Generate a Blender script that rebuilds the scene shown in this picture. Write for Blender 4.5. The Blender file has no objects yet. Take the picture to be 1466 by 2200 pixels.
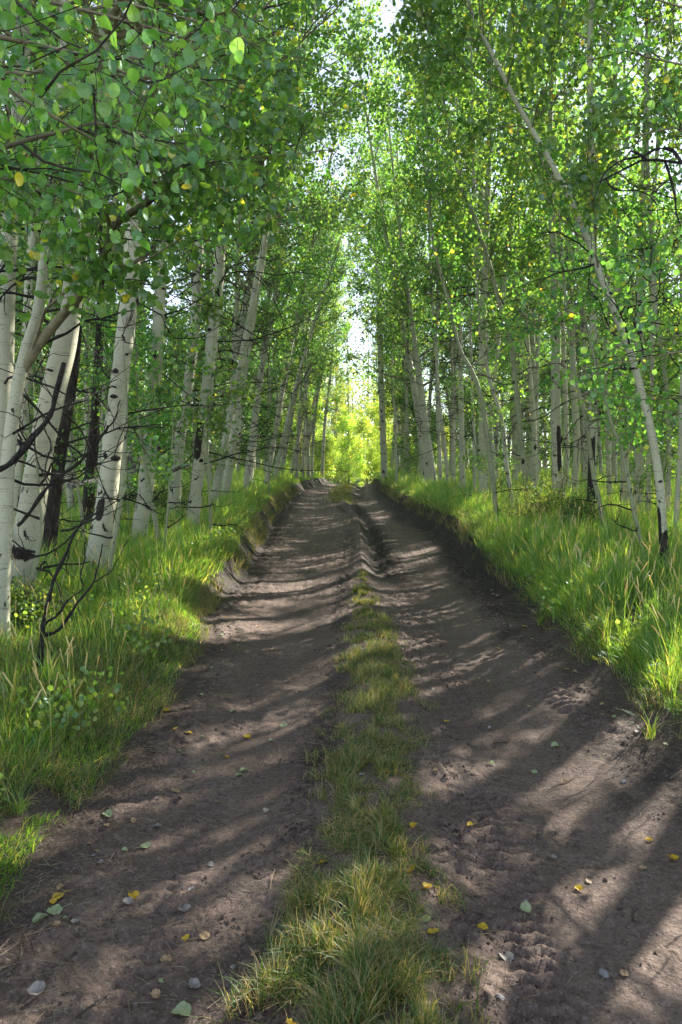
import bpy, math, random
import numpy as np
from mathutils import Vector

# ------------------------------------------------------------------ camera, light, exposure
R = math.radians
scn = bpy.context.scene
COL = scn.collection
CAMZ = 1.5
PITCH = R(-3.9)
F = 1467.0                       # focal length in pixels of the 1466 x 2200 photograph
cd = bpy.data.cameras.new('camera'); cam = bpy.data.objects.new('camera', cd); COL.objects.link(cam)
cd.sensor_fit = 'VERTICAL'; cd.sensor_height = 36.0; cd.lens = 24.0
cd.clip_start = 0.05; cd.clip_end = 2000
cam.location = (0, 0, CAMZ); cam.rotation_euler = (R(90) + PITCH, 0, 0)
scn.camera = cam

SUN_AZ, SUN_EL = 44.0, 31.0      # azimuth clockwise from +Y
w = bpy.data.worlds.new('World'); scn.world = w; w.use_nodes = True
nt = w.node_tree; bg = nt.nodes['Background']
sky = nt.nodes.new('ShaderNodeTexSky'); sky.sky_type = 'NISHITA'; sky.sun_disc = False
sky.sun_elevation = R(SUN_EL); sky.sun_rotation = R(SUN_AZ); sky.altitude = 2600; sky.air_density = 1.0
sky.dust_density = 1.2
hs = nt.nodes.new('ShaderNodeHueSaturation'); hs.inputs['Saturation'].default_value = .55
nt.links.new(sky.outputs[0], hs.inputs['Color']); nt.links.new(hs.outputs[0], bg.inputs[0]); bg.inputs[1].default_value = 0.118
sl = bpy.data.lights.new('sun', 'SUN'); sl.energy = 5.0; sl.angle = R(0.42); sl.color = (1.0, .93, .82)
so = bpy.data.objects.new('sun', sl); COL.objects.link(so)
sd = Vector((math.sin(R(SUN_AZ)) * math.cos(R(SUN_EL)), math.cos(R(SUN_AZ)) * math.cos(R(SUN_EL)), math.sin(R(SUN_EL))))
so.rotation_euler = sd.to_track_quat('Z', 'Y').to_euler()
scn.view_settings.view_transform = 'Standard'; scn.view_settings.look = 'None'
scn.view_settings.exposure = 1.78; scn.view_settings.gamma = 1.0
scn.cycles.max_bounces = 9; scn.cycles.diffuse_bounces = 6; scn.cycles.glossy_bounces = 2
scn.cycles.transmission_bounces = 5; scn.cycles.transparent_max_bounces = 4
scn.cycles.caustics_reflective = False; scn.cycles.caustics_refractive = False
scn.cycles.use_adaptive_sampling = True; scn.cycles.adaptive_threshold = 0.02
scn.cycles.use_denoising = True

rng = np.random.default_rng(7)

# ------------------------------------------------------------------ helpers
def at(px, py, y):
    """world point at forward distance y seen where the photograph has pixel px, py"""
    dx = (np.asarray(px, float) - 733) / F; dz = (1100 - np.asarray(py, float)) / F
    c, s = math.cos(PITCH), math.sin(PITCH)
    fy = c - dz * s; fz = s + dz * c
    k = y / fy
    return np.stack([dx * k, np.zeros_like(k * dx) + y, CAMZ + fz * k], -1)

def _h(ix, iy, seed):
    n = (ix.astype(np.int64) * 374761393 + iy.astype(np.int64) * 668265263 + seed * 1274126177) & 0x7fffffff
    n = ((n ^ (n >> 13)) * 1274126177) & 0x7fffffff
    return ((n ^ (n >> 16)) & 0xffff) / 65535.0
def vnoise(x, y, seed=0):
    x = np.asarray(x, float); y = np.asarray(y, float)
    ix = np.floor(x); iy = np.floor(y); fx = x - ix; fy = y - iy
    fx = fx * fx * (3 - 2 * fx); fy = fy * fy * (3 - 2 * fy)
    a = _h(ix, iy, seed); b = _h(ix + 1, iy, seed); c = _h(ix, iy + 1, seed); d = _h(ix + 1, iy + 1, seed)
    return (a * (1 - fx) + b * fx) * (1 - fy) + (c * (1 - fx) + d * fx) * fy * 1.0
def fbm(x, y, seed=0, o=4):
    s = 0; a = .5
    for i in range(o):
        s = s + a * (vnoise(x * 2 ** i, y * 2 ** i, seed + i * 17) - .5); a *= .5
    return s * 2
def sst(a, b, x):
    t = np.clip((x - a) / (b - a), 0, 1); return t * t * (3 - 2 * t)

def make_mesh(name, V, groups, smooth=True, attrs=None):
    """groups: list of (faces (n,k) int array, material index)"""
    me = bpy.data.meshes.new(name)
    V = np.ascontiguousarray(V, np.float32)
    me.vertices.add(len(V)); me.vertices.foreach_set('co', V.ravel())
    groups = [(np.asarray(f), m) for f, m in groups if len(f)]
    nl = sum(f.size for f, m in groups); npoly = sum(len(f) for f, m in groups)
    me.loops.add(nl); me.polygons.add(npoly)
    me.loops.foreach_set('vertex_index', np.concatenate([f.ravel() for f, m in groups]).astype(np.int32))
    tot = np.concatenate([np.full(len(f), f.shape[1]) for f, m in groups]).astype(np.int32)
    st = np.concatenate([[0], np.cumsum(tot)[:-1]]).astype(np.int32)
    me.polygons.foreach_set('loop_start', st); me.polygons.foreach_set('loop_total', tot)
    me.polygons.foreach_set('material_index', np.concatenate([np.full(len(f), m) for f, m in groups]).astype(np.int32))
    me.update(calc_edges=True)
    me.polygons.foreach_set('use_smooth', np.full(npoly, smooth))
    for k, a in (attrs or {}).items():
        at_ = me.attributes.new(k, 'FLOAT', 'POINT'); at_.data.foreach_set('value', np.ascontiguousarray(a, np.float32))
    return me

class MB:
    def __init__(s): s.V = []; s.G = []; s.n = 0
    def add(s, V, groups):
        V = np.asarray(V).reshape(-1, 3)
        for f, m in groups:
            if len(f): s.G.append((np.asarray(f) + s.n, m))
        s.V.append(V); s.n += len(V)
    def mesh(s, name, smooth=True):
        by = {}
        for f, m in s.G: by.setdefault((f.shape[1], m), []).append(f)
        return make_mesh(name, np.concatenate(s.V), [(np.concatenate(v), k[1]) for k, v in by.items()], smooth)

def link(name, me, mats, parent=None, loc=(0, 0, 0), **tags):
    o = bpy.data.objects.new(name, me); COL.objects.link(o)
    if me is not None and not me.materials:
        for m in (mats if isinstance(mats, (list, tuple)) else [mats]): me.materials.append(m)
    o.location = loc
    if parent: o.parent = parent
    for k, v in tags.items():
        if v: o[k] = v
    return o

def smooth_path(P, n):
    """Catmull-Rom resample of control points P to n points"""
    P = np.asarray(P, float); d = np.concatenate([[0], np.cumsum(np.linalg.norm(np.diff(P, axis=0), axis=1))])
    t = np.linspace(0, d[-1], n); Q = np.vstack([2 * P[0] - P[1], P, 2 * P[-1] - P[-2]])
    i = np.clip(np.searchsorted(d, t, 'right') - 1, 0, len(P) - 2)
    u = ((t - d[i]) / np.maximum(d[i + 1] - d[i], 1e-9))[:, None]
    a, b, c, e = Q[i], Q[i + 1], Q[i + 2], Q[i + 3]
    return .5 * ((2 * b) + (-a + c) * u + (2 * a - 5 * b + 4 * c - e) * u ** 2 + (-a + 3 * b - 3 * c + e) * u ** 3)

def tubes(P, r, sides=4, wob=0.0, cap=True):
    """P (N,k,3) polylines, r (N,k) radii -> verts, quads (vectorised)"""
    P = np.asarray(P, float); N, k, _ = P.shape; r = np.broadcast_to(r, (N, k))
    T = np.gradient(P, axis=1); T /= np.linalg.norm(T, axis=2, keepdims=True) + 1e-9
    up = np.where(np.abs(T[:, :1, 2:3]) > .8, np.array([1., 0, 0]), np.array([0, 0, 1.]))
    up = np.repeat(up, k, 1)
    A = np.cross(T, up); A /= np.linalg.norm(A, axis=2, keepdims=True) + 1e-9
    B = np.cross(T, A)
    th = np.arange(sides) * 2 * math.pi / sides
    V = P[:, :, None] + r[:, :, None, None] * (A[:, :, None] * np.cos(th)[:, None] + B[:, :, None] * np.sin(th)[:, None])
    if wob: V = V + (V - P[:, :, None]) * rng.normal(0, wob, (N, k, sides, 1))
    idx = np.arange(N * k * sides).reshape(N, k, sides)
    j = np.roll(idx, -1, 2)
    q = np.stack([idx[:, :-1], j[:, :-1], j[:, 1:], idx[:, 1:]], -1).reshape(-1, 4)
    return V.reshape(-1, 3), q

# ------------------------------------------------------------------ materials
def mat(name):
    m = bpy.data.materials.new(name); m.use_nodes = True
    n = m.node_tree.nodes; n.clear(); return m, n, m.node_tree.links
def out(n, l, s):
    o = n.new('ShaderNodeOutputMaterial'); l.new(s, o.inputs[0]); return o
def ramp(n, l, src, stops, interp='LINEAR'):
    r_ = n.new('ShaderNodeValToRGB'); r_.color_ramp.interpolation = interp
    e = r_.color_ramp.elements
    while len(e) < len(stops): e.new(.5)
    for x, (p, c) in zip(e, stops):
        x.position = p; x.color = (*c, 1) if len(c) == 3 else c
    l.new(src, r_.inputs[0]); return r_.outputs[0]
def noise(n, l, vec, scale, detail=3, rough=.55, dist=0):
    t = n.new('ShaderNodeTexNoise'); t.inputs['Scale'].default_value = scale; t.inputs['Detail'].default_value = detail
    t.inputs['Roughness'].default_value = rough; t.inputs['Distortion'].default_value = dist
    if vec is not None: l.new(vec, t.inputs['Vector'])
    return t.outputs['Fac']
def coord(n, l, kind='Object', scale=(1, 1, 1)):
    c = n.new('ShaderNodeTexCoord'); mp = n.new('ShaderNodeMapping'); mp.inputs['Scale'].default_value = scale
    l.new(c.outputs[kind], mp.inputs[0]); return mp.outputs[0]
def mix(n, l, fac, a, b, mode='MIX'):
    x = n.new('ShaderNodeMix'); x.data_type = 'RGBA'; x.blend_type = mode
    for s, v in ((0, fac), (6, a), (7, b)):
        if hasattr(v, 'links') or hasattr(v, 'is_linked'): l.new(v, x.inputs[s])
        elif s == 0: x.inputs[0].default_value = v
        else: x.inputs[s].default_value = (*v, 1)
    return x.outputs[2]
def math_(n, l, op, a, b=None, clamp=False):
    x = n.new('ShaderNodeMath'); x.operation = op; x.use_clamp = clamp
    for i, v in enumerate((a, b)):
        if v is None: continue
        if isinstance(v, (int, float)): x.inputs[i].default_value = v
        else: l.new(v, x.inputs[i])
    return x.outputs[0]

def leaf_mat(name, stops, trans=.45, yellow=True, gloss=.07, rough=.4):
    m, n, l = mat(name)
    g = n.new('ShaderNodeNewGeometry')
    c = ramp(n, l, g.outputs['Random Per Island'], stops)
    oi = n.new('ShaderNodeObjectInfo')
    hv = n.new('ShaderNodeHueSaturation'); l.new(c, hv.inputs['Color'])
    l.new(math_(n, l, 'ADD', math_(n, l, 'MULTIPLY', oi.outputs['Random'], .5), .75), hv.inputs['Value'])
    l.new(math_(n, l, 'ADD', math_(n, l, 'MULTIPLY', oi.outputs['Random'], .035), .482), hv.inputs['Hue'])
    c = hv.outputs[0]
    if yellow:
        v = coord(n, l)
        nz = noise(n, l, v, 1.1, 1)
        f = math_(n, l, 'GREATER_THAN', nz, .80)
        c = mix(n, l, f, c, (.62, .40, .02))
    d = n.new('ShaderNodeBsdfDiffuse'); l.new(c, d.inputs[0])
    t = n.new('ShaderNodeBsdfTranslucent')
    tc = mix(n, l, 1.0, c, (3.1, 2.8, 1.2), 'MULTIPLY'); l.new(tc, t.inputs[0])
    ms = n.new('ShaderNodeMixShader'); ms.inputs[0].default_value = trans
    l.new(d.outputs[0], ms.inputs[1]); l.new(t.outputs[0], ms.inputs[2])
    gl = n.new('ShaderNodeBsdfGlossy'); gl.inputs['Roughness'].default_value = rough
    gl.inputs['Color'].default_value = (.75, .9, .95, 1)
    m2 = n.new('ShaderNodeMixShader'); m2.inputs[0].default_value = gloss
    l.new(ms.outputs[0], m2.inputs[1]); l.new(gl.outputs[0], m2.inputs[2])
    out(n, l, m2.outputs[0]); return m

M = {}
M['leaf'] = leaf_mat('aspen leaf', [(0, (.050, .130, .030)), (.35, (.080, .185, .040)), (.75, (.120, .235, .050)), (.975, (.17, .27, .05)), (1, (.45, .36, .04))], .58)
M['leafsun'] = leaf_mat('sun-brightened yellowing aspen leaf', [(0, (.13, .23, .05)), (.5, (.19, .30, .065)), (.92, (.30, .36, .07)), (1, (.60, .42, .04))], .62)  # yellowing leaf, its colour also brightened to stand for far-end sunlight
M['shrub'] = leaf_mat('shrub leaf', [(0, (.09, .17, .035)), (.6, (.14, .24, .05)), (1, (.26, .30, .08))], .55, False)
M['grass'] = leaf_mat('grass blade', [(0, (.065, .15, .022)), (.45, (.12, .235, .034)), (.78, (.20, .31, .05)), (.86, (.30, .33, .08)), (.95, (.42, .38, .15)), (1, (.50, .42, .22))], .5, False, .07, .45)
M['drygrass'] = leaf_mat('short dry grass', [(0, (.045, .11, .02)), (.40, (.09, .17, .032)), (.56, (.21, .23, .07)), (.74, (.36, .31, .15)), (1, (.40, .32, .19))], .32, False, .05, .5)

M['straw'] = leaf_mat('seed head', [(0, (.35, .30, .14)), (1, (.50, .42, .24))], .3, False)
def bark_mat(name, base, scar=1.0, dark=False):
    m, n, l = mat(name)
    v = coord(n, l)
    if dark:
        a = noise(n, l, coord(n, l, 'Object', (30, 30, 5)), 1.2, 6, .7)
        c = ramp(n, l, a, [(.3, (.008, .007, .006)), (.55, (.035, .028, .022)), (.72, (.11, .08, .06))])
        h = a
    else:
        big = noise(n, l, coord(n, l, 'Object', (2.5, 2.5, 1.2)), 1.5, 4)
        c = ramp(n, l, big, [(.3, tuple(x * .78 for x in base)), (.7, base)])
        # lenticels: short horizontal dashes and fine rings
        le = noise(n, l, coord(n, l, 'Object', (14, 14, 75)), 1.0, 2, .5)
        lf = ramp(n, l, le, [(.66, (0, 0, 0)), (.72, (1, 1, 1))])
        c = mix(n, l, math_(n, l, 'MULTIPLY', lf, .75), c, (.05, .045, .035))
        ring = noise(n, l, coord(n, l, 'Object', (1.6, 1.6, 26)), 1.0, 2, .4)
        rf = ramp(n, l, ring, [(.62, (0, 0, 0)), (.645, (1, 1, 1)), (.66, (0, 0, 0))])
        c = mix(n, l, math_(n, l, 'MULTIPLY', rf, .65), c, (.10, .09, .07))
        sp = noise(n, l, v, 95, 2, .6)
        c = mix(n, l, math_(n, l, 'MULTIPLY', ramp(n, l, sp, [(.60, (0, 0, 0)), (.68, (1, 1, 1))]), .55), c, (.16, .14, .11))
        # dark scarred patches, more of them near the foot
        sc = noise(n, l, coord(n, l, 'Object', (7, 7, 3.4)), 1.0, 4, .62, .6)
        sep = n.new('ShaderNodeSeparateXYZ'); l.new(v, sep.inputs[0])
        foot = math_(n, l, 'MULTIPLY', math_(n, l, 'SUBTRACT', 1.0, math_(n, l, 'MULTIPLY', sep.outputs[2], .55), True), .13 * scar)
        f = ramp(n, l, math_(n, l, 'ADD', sc, foot), [(.665, (0, 0, 0)), (.70, (1, 1, 1))])
        c = mix(n, l, f, c, (.014, .012, .010))
        ca = n.new('ShaderNodeAttribute'); ca.attribute_name = 'char'
        cn = noise(n, l, coord(n, l, 'Object', (11, 11, 5)), 1.6, 5, .7)
        cf = ramp(n, l, math_(n, l, 'ADD', math_(n, l, 'MULTIPLY', ca.outputs['Fac'], .55), math_(n, l, 'MULTIPLY', cn, .75)), [(.62, (0, 0, 0)), (.66, (1, 1, 1))])
        cc_ = ramp(n, l, noise(n, l, coord(n, l, 'Object', (40, 40, 6)), 1.2, 5, .7), [(.35, (.006, .005, .005)), (.7, (.06, .048, .038))])
        c = mix(n, l, cf, c, cc_)
        h = math_(n, l, 'SUBTRACT', math_(n, l, 'ADD', big, math_(n, l, 'MULTIPLY', sp, .3)), math_(n, l, 'ADD', math_(n, l, 'MULTIPLY', lf, .3), rf))
    b = n.new('ShaderNodeBsdfPrincipled'); l.new(c, b.inputs['Base Color']); b.inputs['Roughness'].default_value = .75
    b.inputs['Specular IOR Level'].default_value = .25
    bp = n.new('ShaderNodeBump'); bp.inputs['Strength'].default_value = .9 if dark else .45
    bp.inputs['Distance'].default_value = .02 if dark else .006
    l.new(h, bp.inputs['Height']); l.new(bp.outputs[0], b.inputs['Normal'])
    out(n, l, b.outputs[0]); return m
M['bark'] = bark_mat('aspen bark', (.52, .515, .38))
M['bark2'] = bark_mat('young aspen bark', (.33, .35, .22), .5)
M['dead'] = bark_mat('dead rough bark', None, dark=True)

def plain(name, stops, scale=30, rough=.8, bump=.3, vs=(1, 1, 1)):
    m, n, l = mat(name)
    a = noise(n, l, coord(n, l, 'Object', vs), scale, 4, .6)
    c = ramp(n, l, a, stops)
    b = n.new('ShaderNodeBsdfPrincipled'); l.new(c, b.inputs['Base Color']); b.inputs['Roughness'].default_value = rough
    b.inputs['Specular IOR Level'].default_value = .3
    bp = n.new('ShaderNodeBump'); bp.inputs['Strength'].default_value = bump; bp.inputs['Distance'].default_value = .01
    l.new(a, bp.inputs['Height']); l.new(bp.outputs[0], b.inputs['Normal'])
    out(n, l, b.outputs[0]); return m
M['twig'] = plain('twig bark', [(.3, (.030, .024, .020)), (.7, (.10, .08, .06))])
M['limb'] = plain('limb bark', [(.3, (.11, .09, .055)), (.7, (.30, .27, .17))], 14)
M['knot'] = plain('black knot', [(.35, (.006, .005, .005)), (.7, (.05, .042, .036))], 60, .9, .8)
M['crumb'] = plain('soil crumb', [(.35, (.05, .036, .030)), (.65, (.15, .112, .095))], 9, .95)
M['litter'] = plain('dry litter', [(.35, (.09, .06, .04)), (.65, (.36, .29, .20))], 12, .8)
M['log'] = plain('grey weathered wood', [(.3, (.07, .065, .06)), (.7, (.26, .25, .24))], 3, .85, .5, (18, 18, 2))
M['stone'] = plain('stone', [(.3, (.16, .15, .15)), (.7, (.42, .40, .40))], 20, .7)
def fallen_mat(name, a, b):
    m, n, l = mat(name)
    c = ramp(n, l, noise(n, l, coord(n, l), 60, 3), [(.35, a), (.65, b)])
    d = n.new('ShaderNodeBsdfPrincipled'); l.new(c, d.inputs['Base Color']); d.inputs['Roughness'].default_value = .6
    t = n.new('ShaderNodeBsdfTranslucent'); l.new(c, t.inputs[0])
    ms = n.new('ShaderNodeMixShader'); ms.inputs[0].default_value = .2
    l.new(d.outputs[0], ms.inputs[1]); l.new(t.outputs[0], ms.inputs[2]); out(n, l, ms.outputs[0]); return m
M['fyellow'] = fallen_mat('yellow fallen leaf', (.60, .36, .015), (.78, .55, .05))
M['fgreen'] = fallen_mat('pale green fallen leaf', (.26, .34, .17), (.40, .46, .26))
M['fgrey'] = fallen_mat('grey fallen leaf', (.24, .21, .19), (.40, .37, .34))
M['ftan'] = fallen_mat('tan fallen leaf', (.30, .19, .10), (.52, .38, .22))

def soil_mat(name, track):
    m, n, l = mat(name)
    v = coord(n, l)
    a1 = noise(n, l, v, 1.6, 5, .6); a2 = noise(n, l, v, 38, 5, .65); a3 = noise(n, l, v, 220, 3, .6)
    at_ = n.new('ShaderNodeAttribute'); at_.attribute_name = 'damp'
    if track:
        c = ramp(n, l, a1, [(.3, (.132, .094, .077)), (.7, (.215, .160, .134))])
        c = mix(n, l, math_(n, l, 'MULTIPLY', ramp(n, l, a2, [(.38, (1, 1, 1)), (.55, (0, 0, 0))]), .6), c, (.085, .062, .052))
        c = mix(n, l, at_.outputs['Fac'], c, (.036, .027, .024))
    else:
        c = ramp(n, l, a2, [(.3, (.06, .045, .03)), (.55, (.12, .09, .055)), (.75, (.24, .19, .11))])
        c = mix(n, l, at_.outputs['Fac'], c, (.036, .027, .022))
    vs = n.new('ShaderNodeTexVoronoi'); vs.inputs['Scale'].default_value = 130; l.new(v, vs.inputs['Vector'])
    sps = n.new('ShaderNodeSeparateColor'); l.new(vs.outputs['Color'], sps.inputs[0])
    c = mix(n, l, math_(n, l, 'MULTIPLY', math_(n, l, 'GREATER_THAN', sps.outputs[0], .92), .38), c, (.30, .26, .23))
    c = mix(n, l, math_(n, l, 'MULTIPLY', math_(n, l, 'LESS_THAN', sps.outputs[0], .12), .45), c, (.045, .033, .028))
    vo = n.new('ShaderNodeTexVoronoi'); vo.inputs['Scale'].default_value = 90; l.new(v, vo.inputs['Vector'])
    peb = ramp(n, l, vo.outputs['Distance'], [(.10, (1, 1, 1)), (.22, (0, 0, 0))])
    sel = math_(n, l, 'GREATER_THAN', a2, .60)
    hh = math_(n, l, 'ADD', math_(n, l, 'MULTIPLY', a2, 1.0), math_(n, l, 'MULTIPLY', a3, .10))
    hh = math_(n, l, 'ADD', hh, math_(n, l, 'MULTIPLY', math_(n, l, 'MULTIPLY', peb, sel), .35))
    b = n.new('ShaderNodeBsdfPrincipled'); l.new(c, b.inputs['Base Color']); b.inputs['Roughness'].default_value = .85
    b.inputs['Specular IOR Level'].default_value = .25
    bp = n.new('ShaderNodeBump'); bp.inputs['Strength'].default_value = .85; bp.inputs['Distance'].default_value = .02
    l.new(hh, bp.inputs['Height']); l.new(bp.outputs[0], b.inputs['Normal'])
    out(n, l, b.outputs[0]); return m
M['track'] = soil_mat('packed dirt', True)
M['soil'] = soil_mat('forest soil', False)

# ------------------------------------------------------------------ terrain
YK = [0, 1.8, 2.65, 4.4, 5.5, 7.3, 9.2, 13, 18, 28, 33, 38, 42, 60, 100, 300]
CC = [.0, .05, .11, .23, .27, .27, .30, .42, .40, -.04, .1, .3, .5, .6, .6, .6]          # centre strip
EL = [-1.02, -1.02, -1.04, -.98, -1.08, -1.31, -1.27, -1.4, -1.63, -1.78, -1.7, -1.15, -.75, -.8, -1.5, -1.5]
ER = [1.75, 1.75, 1.75, 1.62, 1.68, 1.73, 1.74, 2.0, 1.70, 1.57, 1.65, 1.8, 1.9, 2.2, 1.8, 1.8]
def lat(y):
    wob = .10 * fbm(y * .9, y * 0 + 3, 5, 3)
    wob2 = .10 * fbm(y * .9, y * 0 + 9, 8, 3)
    return np.interp(y, YK, CC), np.interp(y, YK, EL) + wob, np.interp(y, YK, ER) + wob2
def base(y):
    return np.interp(y, [-10, 9, 16, 28, 38, 43, 55, 80, 300], [0, 0, .12, .25, .40, .38, -.25, -.6, -2])
def terrain(x, y, fine=True):
    x = np.asarray(x, float); y = np.asarray(y, float)
    c, eL, eR = lat(y)
    dL = eL - x; dR = x - eR                                   # distance outside each edge
    bank = np.interp(y, [0, 5, 7, 9, 13, 30, 45, 60], [.10, .12, .18, .32, .42, .42, .34, .2])
    bw = np.interp(y, [0, 6, 9, 30], [.45, .40, .28, .35])
    d = np.maximum(dL, dR)
    z = base(y) + bank * sst(-.05, 1, d / bw)
    z = z + np.clip(.46 - bank, 0, 1) * sst(.2, 2.4, d)
    z = z + .10 * fbm(x * .5, y * .5, 21, 3) * sst(.3, 2, d) + .05 * fbm(x * 2, y * 2, 31, 3) * sst(.0, .5, d)
    ins = 1 - sst(-.15, .05, d)
    # wheel hollows either side of the centre strip
    uL = np.clip((x - eL) / (c - eL), 0, 1); uR = np.clip((eR - x) / (eR - c), 0, 1)
    hol = np.where(x < c, np.sin(math.pi * uL) ** 1.5, np.sin(math.pi * uR) ** 1.5)
    z = z - ins * hol * .075
    z = z + .035 * np.exp(-((x - c) / .20) ** 2) * (1 - .5 * sst(9, 12, y))
    # deep dark furrow right of the centre, further out
    fur = sst(8.3, 11, y) * (1 - sst(21, 27, y))
    z = z - fur * .16 * np.exp(-((x - c - .22) / .16) ** 2) + fur * .08 * np.exp(-((x - c + .03) / .12) ** 2)
    fur2 = sst(26, 30, y)
    z = z - fur2 * .18 * np.exp(-((x - c - .75) / .25) ** 2)
    if fine:
        z = z + .012 * fbm(x * 3, y * 3, 41, 3) + ins * .012 * fbm(x * 13, y * 13, 51, 4)
        rag = np.exp(-((x - c + .28) / .13) ** 2) + np.exp(-((x - c - .36) / .12) ** 2) + np.exp(-((d + .12) / .16) ** 2)
        z = z + rag * .032 * fbm(x * 20, y * 20, 61, 4) * (y < 30)
        # tyre prints: cross bars along the right edge and beside the strip
        tR = np.exp(-((x - eR + .20 - .02 * np.sin(y)) / .10) ** 4) * sst(3.0, 3.6, y) * (1 - sst(7, 9, y))
        z = z + tR * .022 * np.sign(np.sin(y * 2 * math.pi / .085 + 4 * (x - eR))) * sst(-.35, .2, fbm(x * 3, y * 2, 71, 2))
        tL = np.exp(-((x - c + .40) / .10) ** 4) * (1 - sst(8, 10, y))
        z = z + tL * .011 * np.sin(y * 2 * math.pi / .07 + 3 * np.sin(x * 30)) * sst(-.3, .3, fbm(x * 4, y * 1.5, 72, 2))
        tM = (np.exp(-((x - c - .55) / .10) ** 4) + .6 * np.exp(-((x - eL - .45) / .10) ** 4)) * (1 - sst(10, 14, y))
        z = z + tM * .016 * np.sin(y * 2 * math.pi / .06 + np.abs(x * 60 % 6 - 3)) * sst(-.35, 0, fbm(x * 3, y * 1.2, 73, 2))
        # long fine drag lines
        z = z + ins * .004 * fbm(x * 26, y * 1.1, 81, 2) * sst(6, 9, y) * 3
    return z
def ground_z(x, y):
    return float(terrain(np.array([x]), np.array([y]), False)[0])

ys = [-4.0]
while ys[-1] < 300:
    y = ys[-1]; ys.append(y + (max(.013, .0042 * abs(y)) if y > 1.2 else .12) * (1 if y < 60 else 3))
ys = np.array(ys); u = []
xi = np.arange(-2.15, 2.45, .0145)
xo = [.03]
while sum(xo) < 160: xo.append(xo[-1] * 1.13)
xo = np.cumsum(xo)
xs = np.concatenate([-2.15 - xo[::-1], xi, xi[-1] + xo])
X, Y = np.meshgrid(xs, ys)
Z = terrain(X, Y)
c_, eL_, eR_ = lat(Y)
d_ = np.maximum(eL_ - X, X - eR_)
damp = np.clip(sst(np.where(Y > 7, -.42, -.22), .05, d_) * (1 - .7 * sst(.5, 1.2, d_)), 0, 1) * (.55 + .45 * sst(5, 9, Y))
damp = np.maximum(damp, (sst(8.3, 10, Y) * (1 - sst(22, 27, Y))) * np.exp(-((X - c_ - .26) / .30) ** 4) * .95)
damp = np.maximum(damp, sst(26, 29, Y) * np.exp(-((X - c_ - .75) / .28) ** 4) * .8)
damp = np.maximum(damp, .65 * np.exp(-((X - eR_ + .14) / .19) ** 4) * sst(.35, .6, .5 + fbm(X * 2, Y * 2, 90)))
damp = np.maximum(damp, .6 * np.exp(-((X - c_ + .27) / .10) ** 4) * sst(.3, .7, .5 + fbm(X * 2, Y * 2, 91)))
for (px, py, r) in ((1320, 2050, .12), (1190, 1760, .10), (1380, 1700, .15)):     # churned dark patches
    q = at(px, py, 1); yy = (CAMZ) / ((CAMZ - q[2])); q = at(px, py, yy)
    damp = np.maximum(damp, .8 * np.exp(-((X - q[0]) ** 2 + (Y - q[1]) ** 2) / r ** 2) * sst(-.1, .4, fbm(X * 12, Y * 12, 92)))
damp = np.clip(damp * (1 + .5 * fbm(X * 6, Y * 6, 93)), 0, 1)
idx = np.arange(X.size).reshape(X.shape)
Q = np.stack([idx[:-1, :-1], idx[:-1, 1:], idx[1:, 1:], idx[1:, :-1]], -1)
istrk = (.25 * (d_[:-1, :-1] + d_[1:, 1:] + d_[:-1, 1:] + d_[1:, :-1]) < .30)
VV = np.stack([X, Y, Z], -1).reshape(-1, 3)
for nm, msk, m in (('dirt_track', istrk, 'track'), ('ground', ~istrk, 'soil')):
    q = Q[msk]; used, inv = np.unique(q, return_inverse=True)
    me = make_mesh(nm, VV[used], [(inv.reshape(-1, 4), 0)], True, {'damp': damp.ravel()[used]})
    link(nm, me, M[m], kind='structure', label={'dirt_track': 'brown rutted dirt track running between the aspens', 'ground': 'grassy forest floor either side of the dirt track'}[nm])
del X, Y, Z, VV, Q, idx, d_, c_, eL_, eR_, damp

def hit(px, py):
    """where the photograph's pixel meets the ground"""
    y = 2.0
    for _ in range(40):
        p = at(px, py, y); gz = ground_z(p[0], y)
        slope = (CAMZ - p[2]) / y
        y2 = (CAMZ - gz) / max(slope, .003); y = .5 * y + .5 * min(y2, 60)
    p = at(px, py, y); return np.array([p[0], y, ground_z(p[0], y)])

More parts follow.
